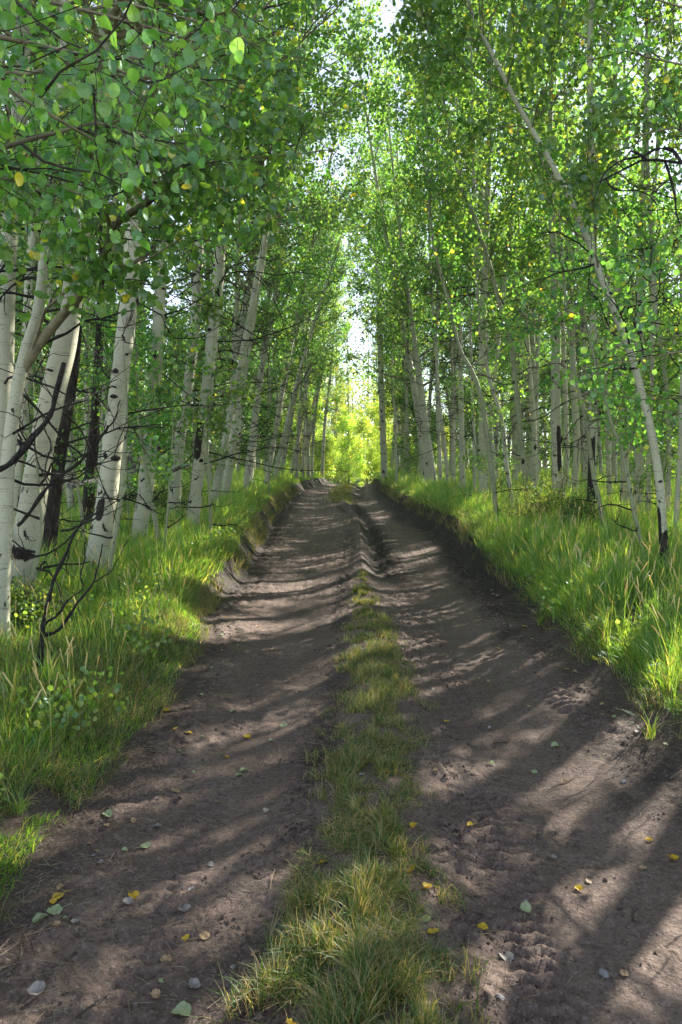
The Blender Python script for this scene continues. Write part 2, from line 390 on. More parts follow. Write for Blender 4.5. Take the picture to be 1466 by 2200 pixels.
# ------------------------------------------------------------------ foliage generators
def leaves(P, size, lod, hang=.35, petiole=False):
    """round aspen leaves at points P; lod 0 fine, 1 six-sided folded, 2 diamond"""
    N = len(P)
    nrm = rng.normal(0, 1, (N, 3)); nrm[:, 2] *= .8; nrm /= np.linalg.norm(nrm, axis=1, keepdims=True)
    t = rng.normal(0, 1, (N, 3)); t[:, 2] -= hang * 3
    t -= (t * nrm).sum(1, keepdims=True) * nrm; t /= np.linalg.norm(t, axis=1, keepdims=True) + 1e-9
    b = np.cross(nrm, t); s = (size * rng.uniform(.65, 1.15, N))[:, None, None]
    if lod == 0:
        a = np.linspace(0, 2 * math.pi, 13)[:-1]
        lx = np.concatenate([[0.5], .5 - .5 * np.cos(a)]); ly = np.concatenate([[0], .48 * np.sin(a)])
        lx[7] += .10; lz = -.10 * np.abs(ly) * 2 + .05
        k = np.arange(12); f = np.stack([np.zeros(12, int), 1 + k, 1 + (k + 1) % 12], -1)
        curl = rng.uniform(-.25, .25, (N, 1)); lzv = lz[None] + curl * (lx[None] - .5) ** 2 * 3
    elif lod == 1:
        lx = np.array([0, .28, .80, 1.05, .80, .28]); ly = np.array([0, .46, .42, 0, -.42, -.46]); lz = np.array([0, .07, .07, 0, .07, .07])
        f = np.array([[0, 3, 2, 1], [0, 5, 4, 3]]); lzv = np.repeat(lz[None], N, 0)
    else:
        lx = np.array([0, .5, 1.0, .5]); ly = np.array([0, .5, 0, -.5]); f = np.array([[0, 3, 2, 1]]); lzv = np.zeros((N, 4))
    V = P[:, None] + s * (lx[None, :, None] * t[:, None] + ly[None, :, None] * b[:, None] + lzv[:, :, None] * nrm[:, None])
    k = V.shape[1]
    Fc = (np.arange(N) * k)[:, None, None] + f[None]
    V = V.reshape(-1, 3); G = [(Fc.reshape(-1, f.shape[1]), 0)]
    if petiole:
        L = s[:, 0] * .8
        e = P - t * L + rng.normal(0, .15, (N, 3)) * L
        pv, pf = tubes(np.stack([e, .5 * (e + P) + np.array([0, 0, .1]) * L, P], 1), .0009 * np.ones((N, 3)), 3)
        G.append((pf + len(V), 1)); V = np.concatenate([V, pv])
    return V, G

def sprout(P0, D, L, n=6, curl=.25, lift=.12, sag=0.0):
    """wandering polylines from P0 along D with length L"""
    N = len(P0); D = D / (np.linalg.norm(D, axis=1, keepdims=True) + 1e-9)
    pts = [P0]; d = D.copy(); st = (L / (n - 1))[:, None]
    for i in range(n - 1):
        d = d + rng.normal(0, curl, (N, 3)); d[:, 2] += lift - sag
        d /= np.linalg.norm(d, axis=1, keepdims=True)
        pts.append(pts[-1] + d * st)
    return np.stack(pts, 1)
def along(P, t):
    """points at parameter t in [0,1] along polylines P (N,k,3)"""
    k = P.shape[1]; s = np.clip(t, 0, .9999) * (k - 1); i = s.astype(int); f = (s - i)[:, None]
    a = P[np.arange(len(P)), i]; b = P[np.arange(len(P)), i + 1]
    return a * (1 - f) + b * f, (b - a)

def foliage(trunk, r0, h0, h1, spread, n1=30, n2=6, n3=4, nl=7, leaf=.052, lod=1, bias=None, dead=14, deadh=(1.2, None),
            prim=None, leafjit=.07, filt=None, petiole=False, deadlen=1.0):
    """returns (branches MB, crown MB) for a trunk polyline (k,3); heights are above its foot"""
    br = MB(); cr = MB()
    T = np.asarray(trunk, float); tz = T[:, 2] - T[0, 2]; H = tz[-1]
    def tp(h):
        return np.stack([np.interp(h, tz, T[:, 0]), np.interp(h, tz, T[:, 1]), np.interp(h, tz, T[:, 2])], -1)
    def tr(h): return r0 * np.clip(1 - .85 * h / H, .06, 1)
    if prim is None:
        h = h0 + (h1 - h0) * rng.uniform(0, 1, n1) ** .9; az = rng.uniform(0, 2 * math.pi, n1)
        el = rng.normal(.45, .25, n1) + .5 * (h - h0) / (h1 - h0 + .01)
        D = np.stack([np.cos(az) * np.cos(el), np.sin(az) * np.cos(el), np.sin(el)], -1)
        if bias is not None: D[:, :2] += np.asarray(bias)
        f = (h - h0) / (h1 - h0 + 1e-6)
        L = spread * (np.sin(math.pi * np.clip(.22 + .68 * f, 0, 1)) ** .8) * rng.uniform(.6, 1.15, n1)
        A = sprout(tp(h), D, L, 7, .17, .05); ra = tr(h) * .38
    else:
        A, ra, L = prim
        n1 = len(A)
    rr = ra[:, None] * np.linspace(1, .22, A.shape[1])[None]
    rr = np.maximum(rr, .003)
    v, q = tubes(A, rr, 6 if lod == 0 else 5 if lod == 1 else 3); br.add(v, [(q, 1)])
    i2 = np.repeat(np.arange(n1), n2); t2 = rng.uniform(.18, 1.0, len(i2))
    p, d = along(A[i2], t2); d = d / (np.linalg.norm(d, axis=1, keepdims=True) + 1e-9) + rng.normal(0, .65, d.shape)
    L2 = L[i2] * rng.uniform(.22, .5, len(i2)) * (1.15 - .6 * t2)
    B = sprout(p, d, L2, 5, .22, .04)
    v, q = tubes(B, np.maximum(ra[i2][:, None] * .33 * np.linspace(1, .35, 5)[None], .0022), 4 if lod < 2 else 3); br.add(v, [(q, 0)])
    i3 = np.repeat(np.arange(len(B)), n3); t3 = rng.uniform(.1, 1.0, len(i3))
    p, d = along(B[i3], t3); d = d / (np.linalg.norm(d, axis=1, keepdims=True) + 1e-9) + rng.normal(0, .8, d.shape)
    L3 = rng.uniform(.12, .38, len(i3)) * min(1.0, .5 + spread * .3)
    C = sprout(p, d, L3, 4, .25, .02, .03)
    if lod < 2:
        v, q = tubes(C, np.full((1, 4), .0018) if lod else np.full((1, 4), .0014), 3); br.add(v, [(q, 0)])
    i4 = np.repeat(np.arange(len(C)), nl); p, d = along(C[i4], rng.uniform(.15, 1.0, len(i4)))
    p = p + rng.normal(0, leafjit, p.shape)
    if filt is not None: p = p[filt(p)]
    v, g = leaves(p, leaf, lod, petiole=petiole); cr.add(v, g)
    # bare dead twiggy limbs low on the trunk
    if dead:
        hi = deadh[1] or h0 + 1.0
        h = rng.uniform(deadh[0], hi, dead); az = rng.uniform(0, 2 * math.pi, dead); el = rng.normal(.15, .3, dead)
        D = np.stack([np.cos(az) * np.cos(el), np.sin(az) * np.cos(el), np.sin(el)], -1)
        A = sprout(tp(h), D, rng.uniform(.4, 1.5, dead) * deadlen, 7, .22, -.02)
        v, q = tubes(A, np.linspace(.011, .004, 7)[None], 4); br.add(v, [(q, 2)])
        i2 = np.repeat(np.arange(dead), 5); p, d = along(A[i2], rng.uniform(.25, 1, len(i2)))
        B = sprout(p, d / (np.linalg.norm(d, axis=1, keepdims=True) + 1e-9) + rng.normal(0, .6, d.shape), rng.uniform(.15, .7, len(i2)) * deadlen, 5, .3, 0)
        v, q = tubes(B, np.linspace(.0045, .002, 5)[None], 3); br.add(v, [(q, 2)])
    return br, cr

def trunk_mesh(path, r, sides=14, knots=8, char=()):
    """path (k,3) smooth; r (k,) radii; black knots and eye scars stand on the bark"""
    mb = MB(); rr = r.copy()
    k = len(path); zz = path[:, 2] - path[0, 2]
    rr = rr * (1 + .18 * np.exp(-zz / .12)) * (1 + .03 * np.sin(zz * 5.1 + r[0] * 300) + .02 * np.sin(zz * 13))
    v, q = tubes(path[None], rr[None], sides)
    v = v.reshape(k, sides, 3); a = np.arange(sides) * 2 * math.pi / sides
    fl = 1 + (.16 * np.cos(a * 5 + r[0] * 70)[None] + .1 * np.cos(a * 3)[None]) * np.exp(-zz / .2)[:, None]
    v = path[:, None] + (v - path[:, None]) * fl[..., None]
    fld = np.zeros((k, sides))
    vm = v - path[:, None]; ang = np.arctan2(vm[..., 1], vm[..., 0]); zc = np.repeat(zz[:, None], sides, 1)
    for (za, zb, a0, hw_) in char:
        da = np.abs((ang - a0 + math.pi) % (2 * math.pi) - math.pi)
        sz = .06 + .12 * (zb - za)
        f1 = np.clip((zc - za) / sz + .5, 0, 1) if za > 0 else 1.0
        f2 = np.clip((zb - zc) / sz + .5, 0, 1); f3 = np.clip((hw_ - da) / .35 + .5, 0, 1)
        fld = np.maximum(fld, f1 * f2 * f3)
    mb.char = fld.ravel()
    mb.add(v, [(q, 0)])
    n = knots
    if n:
        hmax = min(zz[-1] * .9, 9)
        h = rng.uniform(.1, 1, n) ** .9 * hmax; az = rng.uniform(0, 2 * math.pi, n)
        # most knots show towards the track
        for i in range(n):
            c = np.array([np.interp(h[i], zz, path[:, j]) for j in range(3)]); R0 = np.interp(h[i], zz, rr)
            th = -math.pi / 2 + rng.normal(0, 1.0)
            o = np.array([math.cos(th), math.sin(th), 0]); s = np.array([-o[1], o[0], 0]); up = np.array([0, 0, 1.])
            tall = rng.random() < .3
            wv = R0 * rng.uniform(.24, .6); hv = wv * (rng.uniform(1.3, 2.6) if tall else rng.uniform(.4, .9))
            ring = 10; aa = np.arange(ring) * 2 * math.pi / ring
            rad = 1 + rng.normal(0, .18, ring)
            V = [c + o * (R0 * 1.02 + wv * .35)]
            for f_, off in ((.55, .28), (1.0, -.06)):
                for j in range(ring):
                    x_ = math.cos(aa[j]) * wv * f_ * rad[j]; z_ = math.sin(aa[j]) * hv * f_ * rad[j]
                    dep = math.sqrt(max(R0 * R0 - min(x_ * x_, R0 * R0 * .95), 0))
                    V.append(c + o * (dep * 1.01 + off * wv) + s * x_ + up * (z_ - .25 * abs(x_)))
            Fs = [[0, 1 + j, 1 + (j + 1) % ring] for j in range(ring)]
            Qs = [[1 + j, 1 + ring + j, 1 + ring + (j + 1) % ring, 1 + (j + 1) % ring] for j in range(ring)]
            mb.add(np.array(V), [(np.array(Fs), 1), (np.array(Qs), 1)])
            if rng.random() < .4:      # broken stub
                d = o + s * rng.normal(0, .4) + up * rng.uniform(-.2, .6)
                P = sprout((c + o * R0 * .8)[None], d[None], np.array([rng.uniform(.06, .22)]), 4, .1, 0)
                v, q = tubes(P, (wv * .3 * np.linspace(1, .5, 4))[None], 6); mb.add(v, [(q, 1)])
    return mb

def rel(mb, o):
    for v in mb.V: v -= o
    return mb

def tree_thing(name, foot, label, cat, group=None):
    return link(name, None, None, None, foot, label=label, category=cat, group=group)

def in_notch(p):
    """open sky above the track: keep leaves out of the gap the road leaves between the crowns"""
    c = np.interp(p[:, 1], YK, CC)
    d = np.abs(p[:, 0] - (c + .16 * p[:, 1] * .6 * (p[:, 1] < 40)))
    return d

def hero(name, pts, y, wpx, label, H=None, lean=(0, 0), h0=None, spread=1.7, n1=27, leaf=.058, lod=1, bias=None, knots=None,
         bark='bark', cat='aspen tree', dead=12, yslope=0.0, nl=9, n2=7, n3=4, dark=False, group=None, filt=None, deadlen=1.0, deadh=(1.2, None), char=(), foot=None, top=None):
    """pts: photograph pixels bottom to top on the trunk's centre line; y: distance ahead"""
    pts = np.array(pts, float)
    P = at(pts[:, 0], pts[:, 1], y)
    if yslope:      # trunk leaning towards or away from the camera
        zz = P[:, 2] - P[0, 2]
        for _ in range(3):
            ynew = y + yslope * zz
            P = np.array([at(a, b, c) for (a, b), c in zip(pts, ynew)]); zz = P[:, 2] - P[0, 2]
    gz = ground_z(P[0, 0], P[0, 1])
    if P[0, 2] > gz - .05:
        d = (P[1] - P[0]) / max(P[1, 2] - P[0, 2], .1); P = np.vstack([P[0] + d * .4 * (gz - .08 - P[0, 2]) * np.array([1, 1, 0]) + np.array([0, 0, gz - .08 - P[0, 2]]), P])
    else:
        P[0] = [P[0, 0], P[0, 1], gz - .08] if P[1, 2] > gz else P[0]
        P = P[np.concatenate([[True], P[1:, 2] > gz + .05])]; P[0, 2] = gz - .08
    H = H or 12
    z1 = P[-1, 2] - P[0, 2]
    if z1 < H:
        d = P[-1] - P[-2]; d /= max(d[2], .05); k = 4
        for i in range(k):
            d[:2] *= .6; d[:2] += rng.normal(0, .04, 2)
            P = np.vstack([P, P[-1] + d * (H - z1) / k])
    Hh = P[-1, 2] - P[0, 2]
    path = smooth_path(P, max(16, int(Hh / (.07 if char else .22))))
    wp = np.array(wpx, float) if np.ndim(wpx) else np.array([wpx, wpx * .72])
    r = .5 * np.interp(np.linspace(0, 1, len(path)), np.linspace(0, min(1, z1 / Hh), len(wp)), wp) * y / F * (.87 if cat == 'aspen tree' else 1)
    zz = path[:, 2] - path[0, 2]
    taper = 1 - sst(max(z1 / Hh - .05, .35) * Hh, Hh * 1.02, zz) * .9
    r = r * taper
    if foot is None: foot = path[0].copy()
    root = tree_thing(name, foot, label, cat, group)
    kn = knots if knots is not None else int(14 + r[0] * 130)
    mb = rel(trunk_mesh(path, r, 28 if char else 14 if y < 16 else 10, kn, char), foot)
    bm = M['dead'] if dark else M[bark]
    tme = mb.mesh('trunk')
    if char:
        ca = np.zeros(len(tme.vertices), np.float32); ca[:len(mb.char)] = mb.char
        tme.attributes.new('char', 'FLOAT', 'POINT').data.foreach_set('value', ca)
    link('trunk', tme, [bm, M['knot']], root)
    if h0 is None: h0 = 3.2
    if not dark:
        br, cr = foliage(path, r[0], h0, Hh, spread, n1, n2, n3, nl, leaf, lod, bias, dead, deadh, filt=filt, deadlen=deadlen)
        link('branches', rel(br, foot).mesh('branches'), [M['twig'], M['limb'], M['knot']], root)
        if nl: link('crown', rel(cr, foot).mesh('crown', False), [M['leaf'], M['limb']], root)
    elif dead:
        br, cr = foliage(path, r[0], h0, Hh, .6, 2, 1, 1, 0, leaf, lod, None, dead, (.8, Hh))
        link('branches', rel(br, foot).mesh('branches'), [M['knot'], M['knot'], M['knot']], root)
    return root, path, r

# ------------------------------------------------------------------ traced trees, left of the track
hero('aspen_tree', [(-30, 1330), (-5, 1000), (8, 800), (15, 600), (25, 420), (40, 250)], 5.0, [50, 44, 36],
     'pale aspen trunk cut by the left frame edge, outermost beside the forked aspen', 11, h0=3.0, spread=1.9, bias=(.35, 0), leaf=.06, lod=1, cat='aspen tree')
# forked aspen with the long limb over the track
fr, fpath, frr = hero('forked_aspen', [(5, 1230), (12, 1100), (16, 1000), (33, 860), (50, 775), (75, 700), (86, 640), (92, 590), (100, 500), (112, 400), (125, 300)], 4.6, [40, 36, 26, 20],
     'forked aspen whose thick tan limb sweeps up to the right across its neighbours', 8.5, h0=2.6, spread=1.5, bias=(.5, -.2), leaf=.06, lod=1, n1=18, knots=12)
lp = np.array([(34, 850), (40, 815), (85, 738), (130, 683), (180, 625), (218, 570), (238, 510), (243, 485), (285, 455), (330, 425), (372, 370), (420, 330)], float)
lpath = smooth_path(np.array([at(a, b, y_) for (a, b), y_ in zip(lp, [4.66, 4.62] + list(np.linspace(4.56, 3.6, len(lp) - 2)))]), 26)
v, q = tubes(lpath[None], (np.linspace(13, 5, 26) * 4.1 / F)[None], 12, .02)
mb = MB(); mb.add(v, [(q, 0)]); fo = np.array(fr.location)
link('limb', rel(mb, fo).mesh('limb'), [M['limb']], fr)
A = [lpath[[10, 13, 16, 19, 22, 24, 25]]]
for (pp, ds) in (([(238, 500), (232, 470), (222, 440), (205, 395), (200, 340), (190, 270)], (4.0, 3.5)),
                 ([(70, 750), (110, 640), (170, 618), (230, 600), (262, 570), (330, 550), (400, 505)], (4.55, 3.7)),
                 ([(180, 625), (250, 590), (300, 555), (350, 520), (390, 460), (430, 435), (520, 400), (600, 395)], (4.3, 4.6)),
                 ([(330, 425), (400, 380), (460, 345), (540, 340), (640, 330), (720, 320)], (3.9, 4.6)),
                 ([(100, 500), (60, 440), (20, 400), (-40, 380)], (4.5, 3.4)),
                 ([(112, 400), (150, 330), (220, 270), (330, 240), (430, 250), (520, 285)], (4.5, 3.9)),
                 ([(372, 370), (420, 290), (470, 245), (500, 190), (560, 150)], (3.9, 4.4))):
    A.append(smooth_path(np.array([at(a, b, y_) for (a, b), y_ in zip(pp, np.linspace(*ds, len(pp)))]), 7))
A = np.array(A)
br, cr = foliage(fpath, .03, 2.5, 6, 1.0, n2=9, n3=5, nl=8, leaf=.055, lod=0, dead=0, prim=(A, np.linspace(.016, .009, len(A)), np.full(len(A), 1.5)), petiole=True)
link('branches', rel(br, fo).mesh('branches'), [M['twig'], M['limb'], M['knot']], fr)
link('crown', rel(cr, fo).mesh('crown', False), [M['leaf'], M['limb']], fr)

hero('aspen_tree', [(18, 1180), (35, 1040), (48, 890), (55, 740), (62, 600), (75, 450), (88, 330)], 7.2, [26, 24, 19, 15],
     'slimmer aspen seen just behind the forked one', 12, h0=3.4, spread=1.7, bias=(.2, 0))
bigL = hero('aspen_tree', [(38, 1300), (52, 1200), (68, 1100), (90, 960), (120, 820), (145, 715), (160, 600), (175, 480), (192, 370), (210, 240), (222, 120)], 5.5, [74, 66, 58, 54, 44, 34, 26],
     'thickest aspen, leaning right, with a dead brown trunk behind it', 11.5, h0=3.6, spread=2.1, bias=(.5, 0), leaf=.058, n1=30, knots=12, char=((.35, 1.2, 3.0, .5), (.46, .56, -1.9, 1.2)))
hero('aspen_tree', [(208, 1215), (218, 1150), (232, 1050), (245, 930), (262, 780), (275, 670), (282, 600), (287, 450), (292, 300), (298, 180), (303, 60)], 7.0, [60, 52, 46, 42, 40, 34, 27],
     'tall straight aspen with a black oval scar near its foot', 12.5, h0=3.8, spread=2.3, bias=(.5, -.1), n1=34, knots=20, char=((0, 1.5, 3.1, .6), (.0, .5, 2.4, 1.0), (.72, .95, -1.75, .38)))
hero('aspen_tree', [(300, 1140), (312, 1060), (318, 1000), (328, 890), (336, 780), (342, 670), (346, 600), (353, 430), (358, 300), (362, 180)], 9.0, [42, 34, 28, 24, 19],
     'aspen with a thin crooked stem crossing its foot, behind the tall straight one', 12.5, h0=3.9, spread=2.2, bias=(.5, -.1), n1=32, char=((0, 1.0, 3.1, .6), (0, .12, -1.3, 1)))
hero('aspen_tree', [(374, 1112), (385, 960), (404, 835), (418, 710), (425, 600), (433, 450), (440, 320)], 12, [29, 25, 22, 17],
     'aspen with black eyes low on the trunk, left neighbour of the dark edged aspen', 13.5, h0=4.6, spread=2.2, bias=(.5, -.2), n1=32)
hero('aspen_tree', [(415, 1112), (432, 960), (447, 820), (458, 710), (469, 600), (478, 450), (487, 330), (492, 200)], 10.5, [33, 30, 26, 19],
     'aspen with a dark left edge standing nearest the track on the left verge', 13.5, h0=4.0, spread=2.6, bias=(.7, -.1), n1=38, dead=40, deadlen=1.6, knots=14, char=((0, 1.6, 3.1, .65), (1.3, 1.9, -2, .7)))
hero('aspen_tree', [(488, 1020), (497, 900), (503, 780), (508, 690), (512, 560), (518, 420)], 17, [17, 15, 11],
     'single slender aspen half hidden by leaves beyond the dark edged one', 14, h0=5, spread=2.4, bias=(.7, -.1), n1=34, dead=60, deadlen=1.9, deadh=(1.5, 6.5))
for k, (pts, wp, lb) in enumerate((([(638, 1003), (640, 960), (642, 900), (646, 850)], 10, 'pale trunk at the left end of the far clump by the crest'),
                    ([(652, 1003), (654, 940), (657, 880)], 7, 'slim dark footed trunk second in the far clump by the crest'),
                    ([(663, 1003), (661, 940), (659, 880), (656, 850)], 10, 'white trunk in the middle of the far clump by the crest'),
                    ([(671, 1003), (674, 930), (680, 870)], 7, 'thin trunk right of the white one in the far clump by the crest'),
                    ([(693, 1010), (695, 960), (699, 900), (704, 860)], 9, 'lone trunk with a black burl, last before the track dips over the crest'))):
    hero('aspen_tree', pts, (33, 34.5, 36.5, 38, 42)[k], [wp, wp * .8], lb, 13, h0=4.6, spread=2.6, bias=(.5, 0), n1=20, n2=5, n3=4, nl=6, leaf=.085, lod=2, dead=22, deadh=(1.6, 5.5), deadlen=1.4, knots=5, group='far clump of aspens by the crest')
# dead brown trunks and thin stems
hero('dead_tree', [(98, 1245), (110, 1120), (124, 1000), (145, 880), (160, 780), (168, 690), (176, 600)], 7.4, [36, 30, 22, 14],
     'dead brown trunk with rough flaking bark behind the thickest aspen', 5.0, dark=True, cat='dead tree', dead=6, knots=0)
hero('dead_tree', [(188, 1100), (200, 960), (210, 820), (215, 690), (218, 600)], 10, [26, 22, 12],
     'dead charred trunk standing in the gap left of the tall straight aspen', 5.5, dark=True, cat='dead tree', dead=10, knots=0)
def stem(pts, y, wp, label, H=3.5, crown=True, **k):
    return hero('aspen_sapling', pts, y, wp, label, H, h0=k.pop('h0', 1.2), spread=k.pop('spread', .6), n1=k.pop('n1', 10), n2=4, n3=3, nl=k.pop('nl', 6), dead=k.pop('dead', 3),
                deadh=(.4, 1.2), deadlen=.5, bark='bark2', cat='sapling', knots=k.pop('knots', 3), **k)
stem([(238, 1205), (258, 1090), (266, 1000), (271, 920), (272, 870)], 6.8, [13, 10, 7], 'pale bare stem leaning against the right side of the tall straight aspen', 2.6, nl=0, n1=3)
stem([(336, 1130), (322, 1060), (310, 985), (300, 910), (296, 850)], 8.6, [11, 9, 6], 'thin crooked stem crossing the foot of the aspen with it', 3.4)
stem([(176, 1100), (165, 1040), (152, 960), (150, 900)], 8.6, [8, 6, 5], 'thin yellowish stem between the two dead trunks', 3.2)
stem([(354, 1170), (362, 1080), (366, 1000), (372, 930)], 8.2, [5, 4, 3], 'reddish whip-thin stem left of the aspen with black eyes', 3.0)
stem([(452, 1110), (449, 1030), (446, 960), (450, 880)], 9.6, [6, 5, 4], 'thin sapling close right of the dark edged aspen', 3.4)
stem([(66, 1290), (78, 1210), (90, 1130), (84, 1060), (80, 1000)], 5.2, [14, 10, 5], 'grey broken stem rising in front of the thickest aspen', 1.9, nl=0, n1=3, dead=8)
stem([(578, 1000), (576, 900), (578, 820)], 20, [4, 3, 3], 'thin straight sapling on the left verge short of the crest', 5.5, spread=.9, n1=16)

# ------------------------------------------------------------------ traced trees, right of the track
LR = dict(group=None)
hero('aspen_tree', [(826, 1015), (822, 900), (818, 760), (815, 650), (812, 560), (810, 470)], 32, [17, 14, 12],
     'white aspen standing alone at the right edge of the track near its crest', 13.5, h0=6.0, spread=3.0, n1=46, dead=22, deadh=(2.5, 9), deadlen=1.6, leaf=.08, knots=12, bias=(.1, 0))
stem([(1066, 1096), (1058, 1017), (1045, 920), (1035, 858), (1016, 800), (993, 762), (981, 727), (968, 662), (950, 600), (935, 540), (925, 470)], 11.5, [12, 10, 8, 6],
     'slender S-curved aspen leaning over the track, nearest it on the right', 8.5, h0=2.6, spread=1.3, n1=30, nl=7)
hero('aspen_tree', [(1134, 1085), (1128, 1017), (1118, 920), (1108, 824), (1097, 727), (1073, 650), (1050, 560), (1020, 470), (995, 410), (975, 330)], 12, [15, 13, 12, 9, 7],
     'slim aspen bowing left above the leaning sapling, second from the track on the right', 10.5, h0=3.2, spread=1.7, n1=32, bark='bark2', knots=5, bias=(-.3, 0))
hero('aspen_tree', [(1205, 1120), (1199, 1036), (1195, 920), (1194, 824), (1195, 690), (1190, 560), (1186, 430)], 13, [26, 24, 20, 14],
     'white aspen with a long vertical black scar, rising out of the fine leaved bush', 13, h0=4, spread=2.0, n1=24, bias=(-.3, 0), knots=18, char=((.9, 1.75, -1.3, .5), (0, .5, -1.6, .5)))
Qt = hero('aspen_tree', [(1268, 1150), (1270, 1075), (1274, 959), (1276, 824), (1275, 650), (1272, 500), (1270, 300), (1268, 200), (1268, 80)], 10.4, [22, 20, 19, 17, 13],
     'straight aspen with a charred black foot, crossed by the bowed aspen', 12, h0=4, spread=2.0, n1=22, bias=(-.3, -.1), knots=10, leaf=.056, char=((0, 1.55, -2.2, .9), (.3, 1.0, -1.2, .5)))
hero('bowed_aspen', [(1430, 1240), (1423, 1113), (1417, 1036), (1402, 940), (1379, 843), (1356, 758), (1336, 708), (1313, 650), (1290, 590), (1265, 520), (1230, 440), (1190, 360), (1150, 290), (1110, 220), (1080, 160), (1050, 100), (1020, 40)], 6.7, [22, 20, 18, 16, 14, 11, 8],
     'long bowed aspen with a charred foot leaning left across the whole stand', 7.5, h0=3.0, spread=1.5, n1=34, knots=10, bias=(-.3, 0), leaf=.055, bark='bark', dead=8, deadh=(1.2, 3.4), char=((0, .62, 0, 9), (0, .85, 3.1, .9)))
stem([(1385, 1195), (1359, 1082), (1336, 959), (1317, 920), (1303, 870), (1288, 815)], 7.8, [11, 9, 7], 'thin stem leaning left in front of the paired trunks', 4.2, spread=.8, n1=16)
stem([(1298, 1160), (1290, 1086), (1278, 1036), (1270, 978), (1259, 900), (1240, 824), (1224, 727), (1215, 640)], 9.6, [11, 9, 8, 6], 'crooked sapling with a kinked foot in front of the charred straight aspen', 5.5, spread=1.0, n1=22)
for pts, y, wp, lb in (([(1342, 1085), (1342, 978), (1340, 862), (1336, 766), (1325, 600), (1322, 400)], 13, [21, 19, 15], 'left one of the paired stout trunks, with three stacked black eyes'),
        ([(1371, 1100), (1373, 997), (1373, 882), (1375, 766), (1374, 690), (1380, 500)], 12, [25, 23, 18], 'right one of the paired stout trunks, clean and pale'),
        ([(1392, 1115), (1394, 997), (1398, 880), (1402, 780)], 11.6, [14, 12, 10], 'slim trunk tucked behind the bowed aspen'),
        ([(1434, 1100), (1437, 997), (1435, 882), (1425, 760), (1413, 690), (1405, 600)], 11, [13, 12, 10], 'slightly curved slim trunk just right of the bowed aspen foot'),
        ([(1452, 1130), (1458, 1036), (1464, 920), (1468, 800)], 9.2, [14, 12, 9], 'slim trunk at the right frame edge'),
        ([(1232, 1065), (1240, 959), (1232, 824), (1228, 690), (1222, 560)], 15, [18, 16, 12], 'plain trunk between the scarred aspen and the charred straight one'),
        ([(1217, 1052), (1218, 959), (1215, 843), (1210, 700)], 16.5, [13, 12, 9], 'darker trunk close behind the scarred aspen'),
        ([(1147, 1040), (1148, 920), (1140, 824), (1134, 740)], 16.5, [15, 13, 10], 'reddish brown trunk behind the slim bowing aspen'),
        ([(1100, 1072), (1088, 997), (1078, 900), (1054, 824), (1043, 770), (1030, 700)], 13.5, [11, 10, 7], 'grey wavy trunk leaning left between the two saplings'),
        ([(994, 1020), (992, 920), (990, 804), (990, 700)], 19, [15, 13, 10], 'bright pale trunk left of the S-curved aspen'),
        ([(946, 1003), (942, 920), (939, 804), (938, 700)], 21, [11, 10, 8], 'left one of three close trunks nearest the white lone aspen'),
        ([(960, 1006), (951, 920), (944, 860), (940, 800)], 20, [11, 9, 7], 'middle leaning one of three close trunks nearest the white lone aspen'),
        ([(974, 1002), (973, 900), (972, 800)], 22, [10, 9, 7], 'right one of three close trunks nearest the white lone aspen'),
        ([(1020, 1022), (1020, 959), (1016, 880), (1014, 800)], 18, [9, 8, 7], 'slim spotted trunk just left of the S-curved aspen foot'),
        ([(1310, 1060), (1306, 950), (1304, 850), (1302, 740)], 15, [13, 12, 9], 'pale trunk in the gap right of the charred straight aspen'),
        ([(852, 1000), (850, 920), (846, 850), (843, 780)], 27, [6, 5, 4], 'thin dark trunk just right of the white lone aspen')):
    far = y > 16
    hero('aspen_tree', pts, y, wp, lb, 13 + rng.uniform(-1, 1.5), h0=rng.uniform(3.8, 5), spread=2.3, n1=24, n2=7, n3=4, nl=7, leaf=.085 if far else .065, lod=2 if far else 1,
         bias=(-.25, 0), dead=16, deadh=(1.4, 5.5), deadlen=1.2, knots=6)

# ------------------------------------------------------------------ overhanging boughs of trees just outside the frame
def outside_tree(x, y, H, r, label, limbs, n2, n3, nl, leaf, lod, spread=1.4, h0=3.4, n1=22, pet=False, lims=None):
    gz = ground_z(x, y)
    P = smooth_path(np.array([[x, y, gz - .08], [x + .1, y, gz + 2], [x + .05, y + .1, gz + 5], [x + .3, y, gz + H]]), 40)
    r_ = np.linspace(1, .2, 40) * r
    foot = P[0].copy(); root = tree_thing('aspen_tree', foot, label, 'aspen tree')
    link('trunk', rel(trunk_mesh(P, r_, 12, 8), foot).mesh('trunk'), [M['bark'], M['knot']], root)
    br, cr = foliage(P, r, h0, H, spread, n1, 6, 4, 6, .06, 1, None, 4)
    if limbs is not None:
        A = np.array([smooth_path(np.array([[x, y, gz + L_[0]]] + [at(p[0], p[1], p[2] + (.35 if x < 0 else 0)) for p in L_[1]]), 9) for L_ in limbs])
        b2, c2 = foliage(P, r, h0, H, spread, n2=n2, n3=n3, nl=nl, leaf=leaf, lod=lod, dead=0, prim=(A, np.full(len(A), .016), np.full(len(A), 1.5)), petiole=pet, leafjit=.06)
        for o_, m_ in ((b2, ['twig', 'limb', 'knot']), ):
            link('boughs', rel(o_, foot).mesh('boughs'), [M[k] for k in m_], root)
        link('crown', rel(c2, foot).mesh('crown', False), [M['leaf'], M['limb']], root)
    link('branches', rel(br, foot).mesh('branches'), [M['twig'], M['limb'], M['knot']], root)
    link('crown', rel(cr, foot).mesh('crown', False), [M['leaf'], M['limb']], root)
    return root
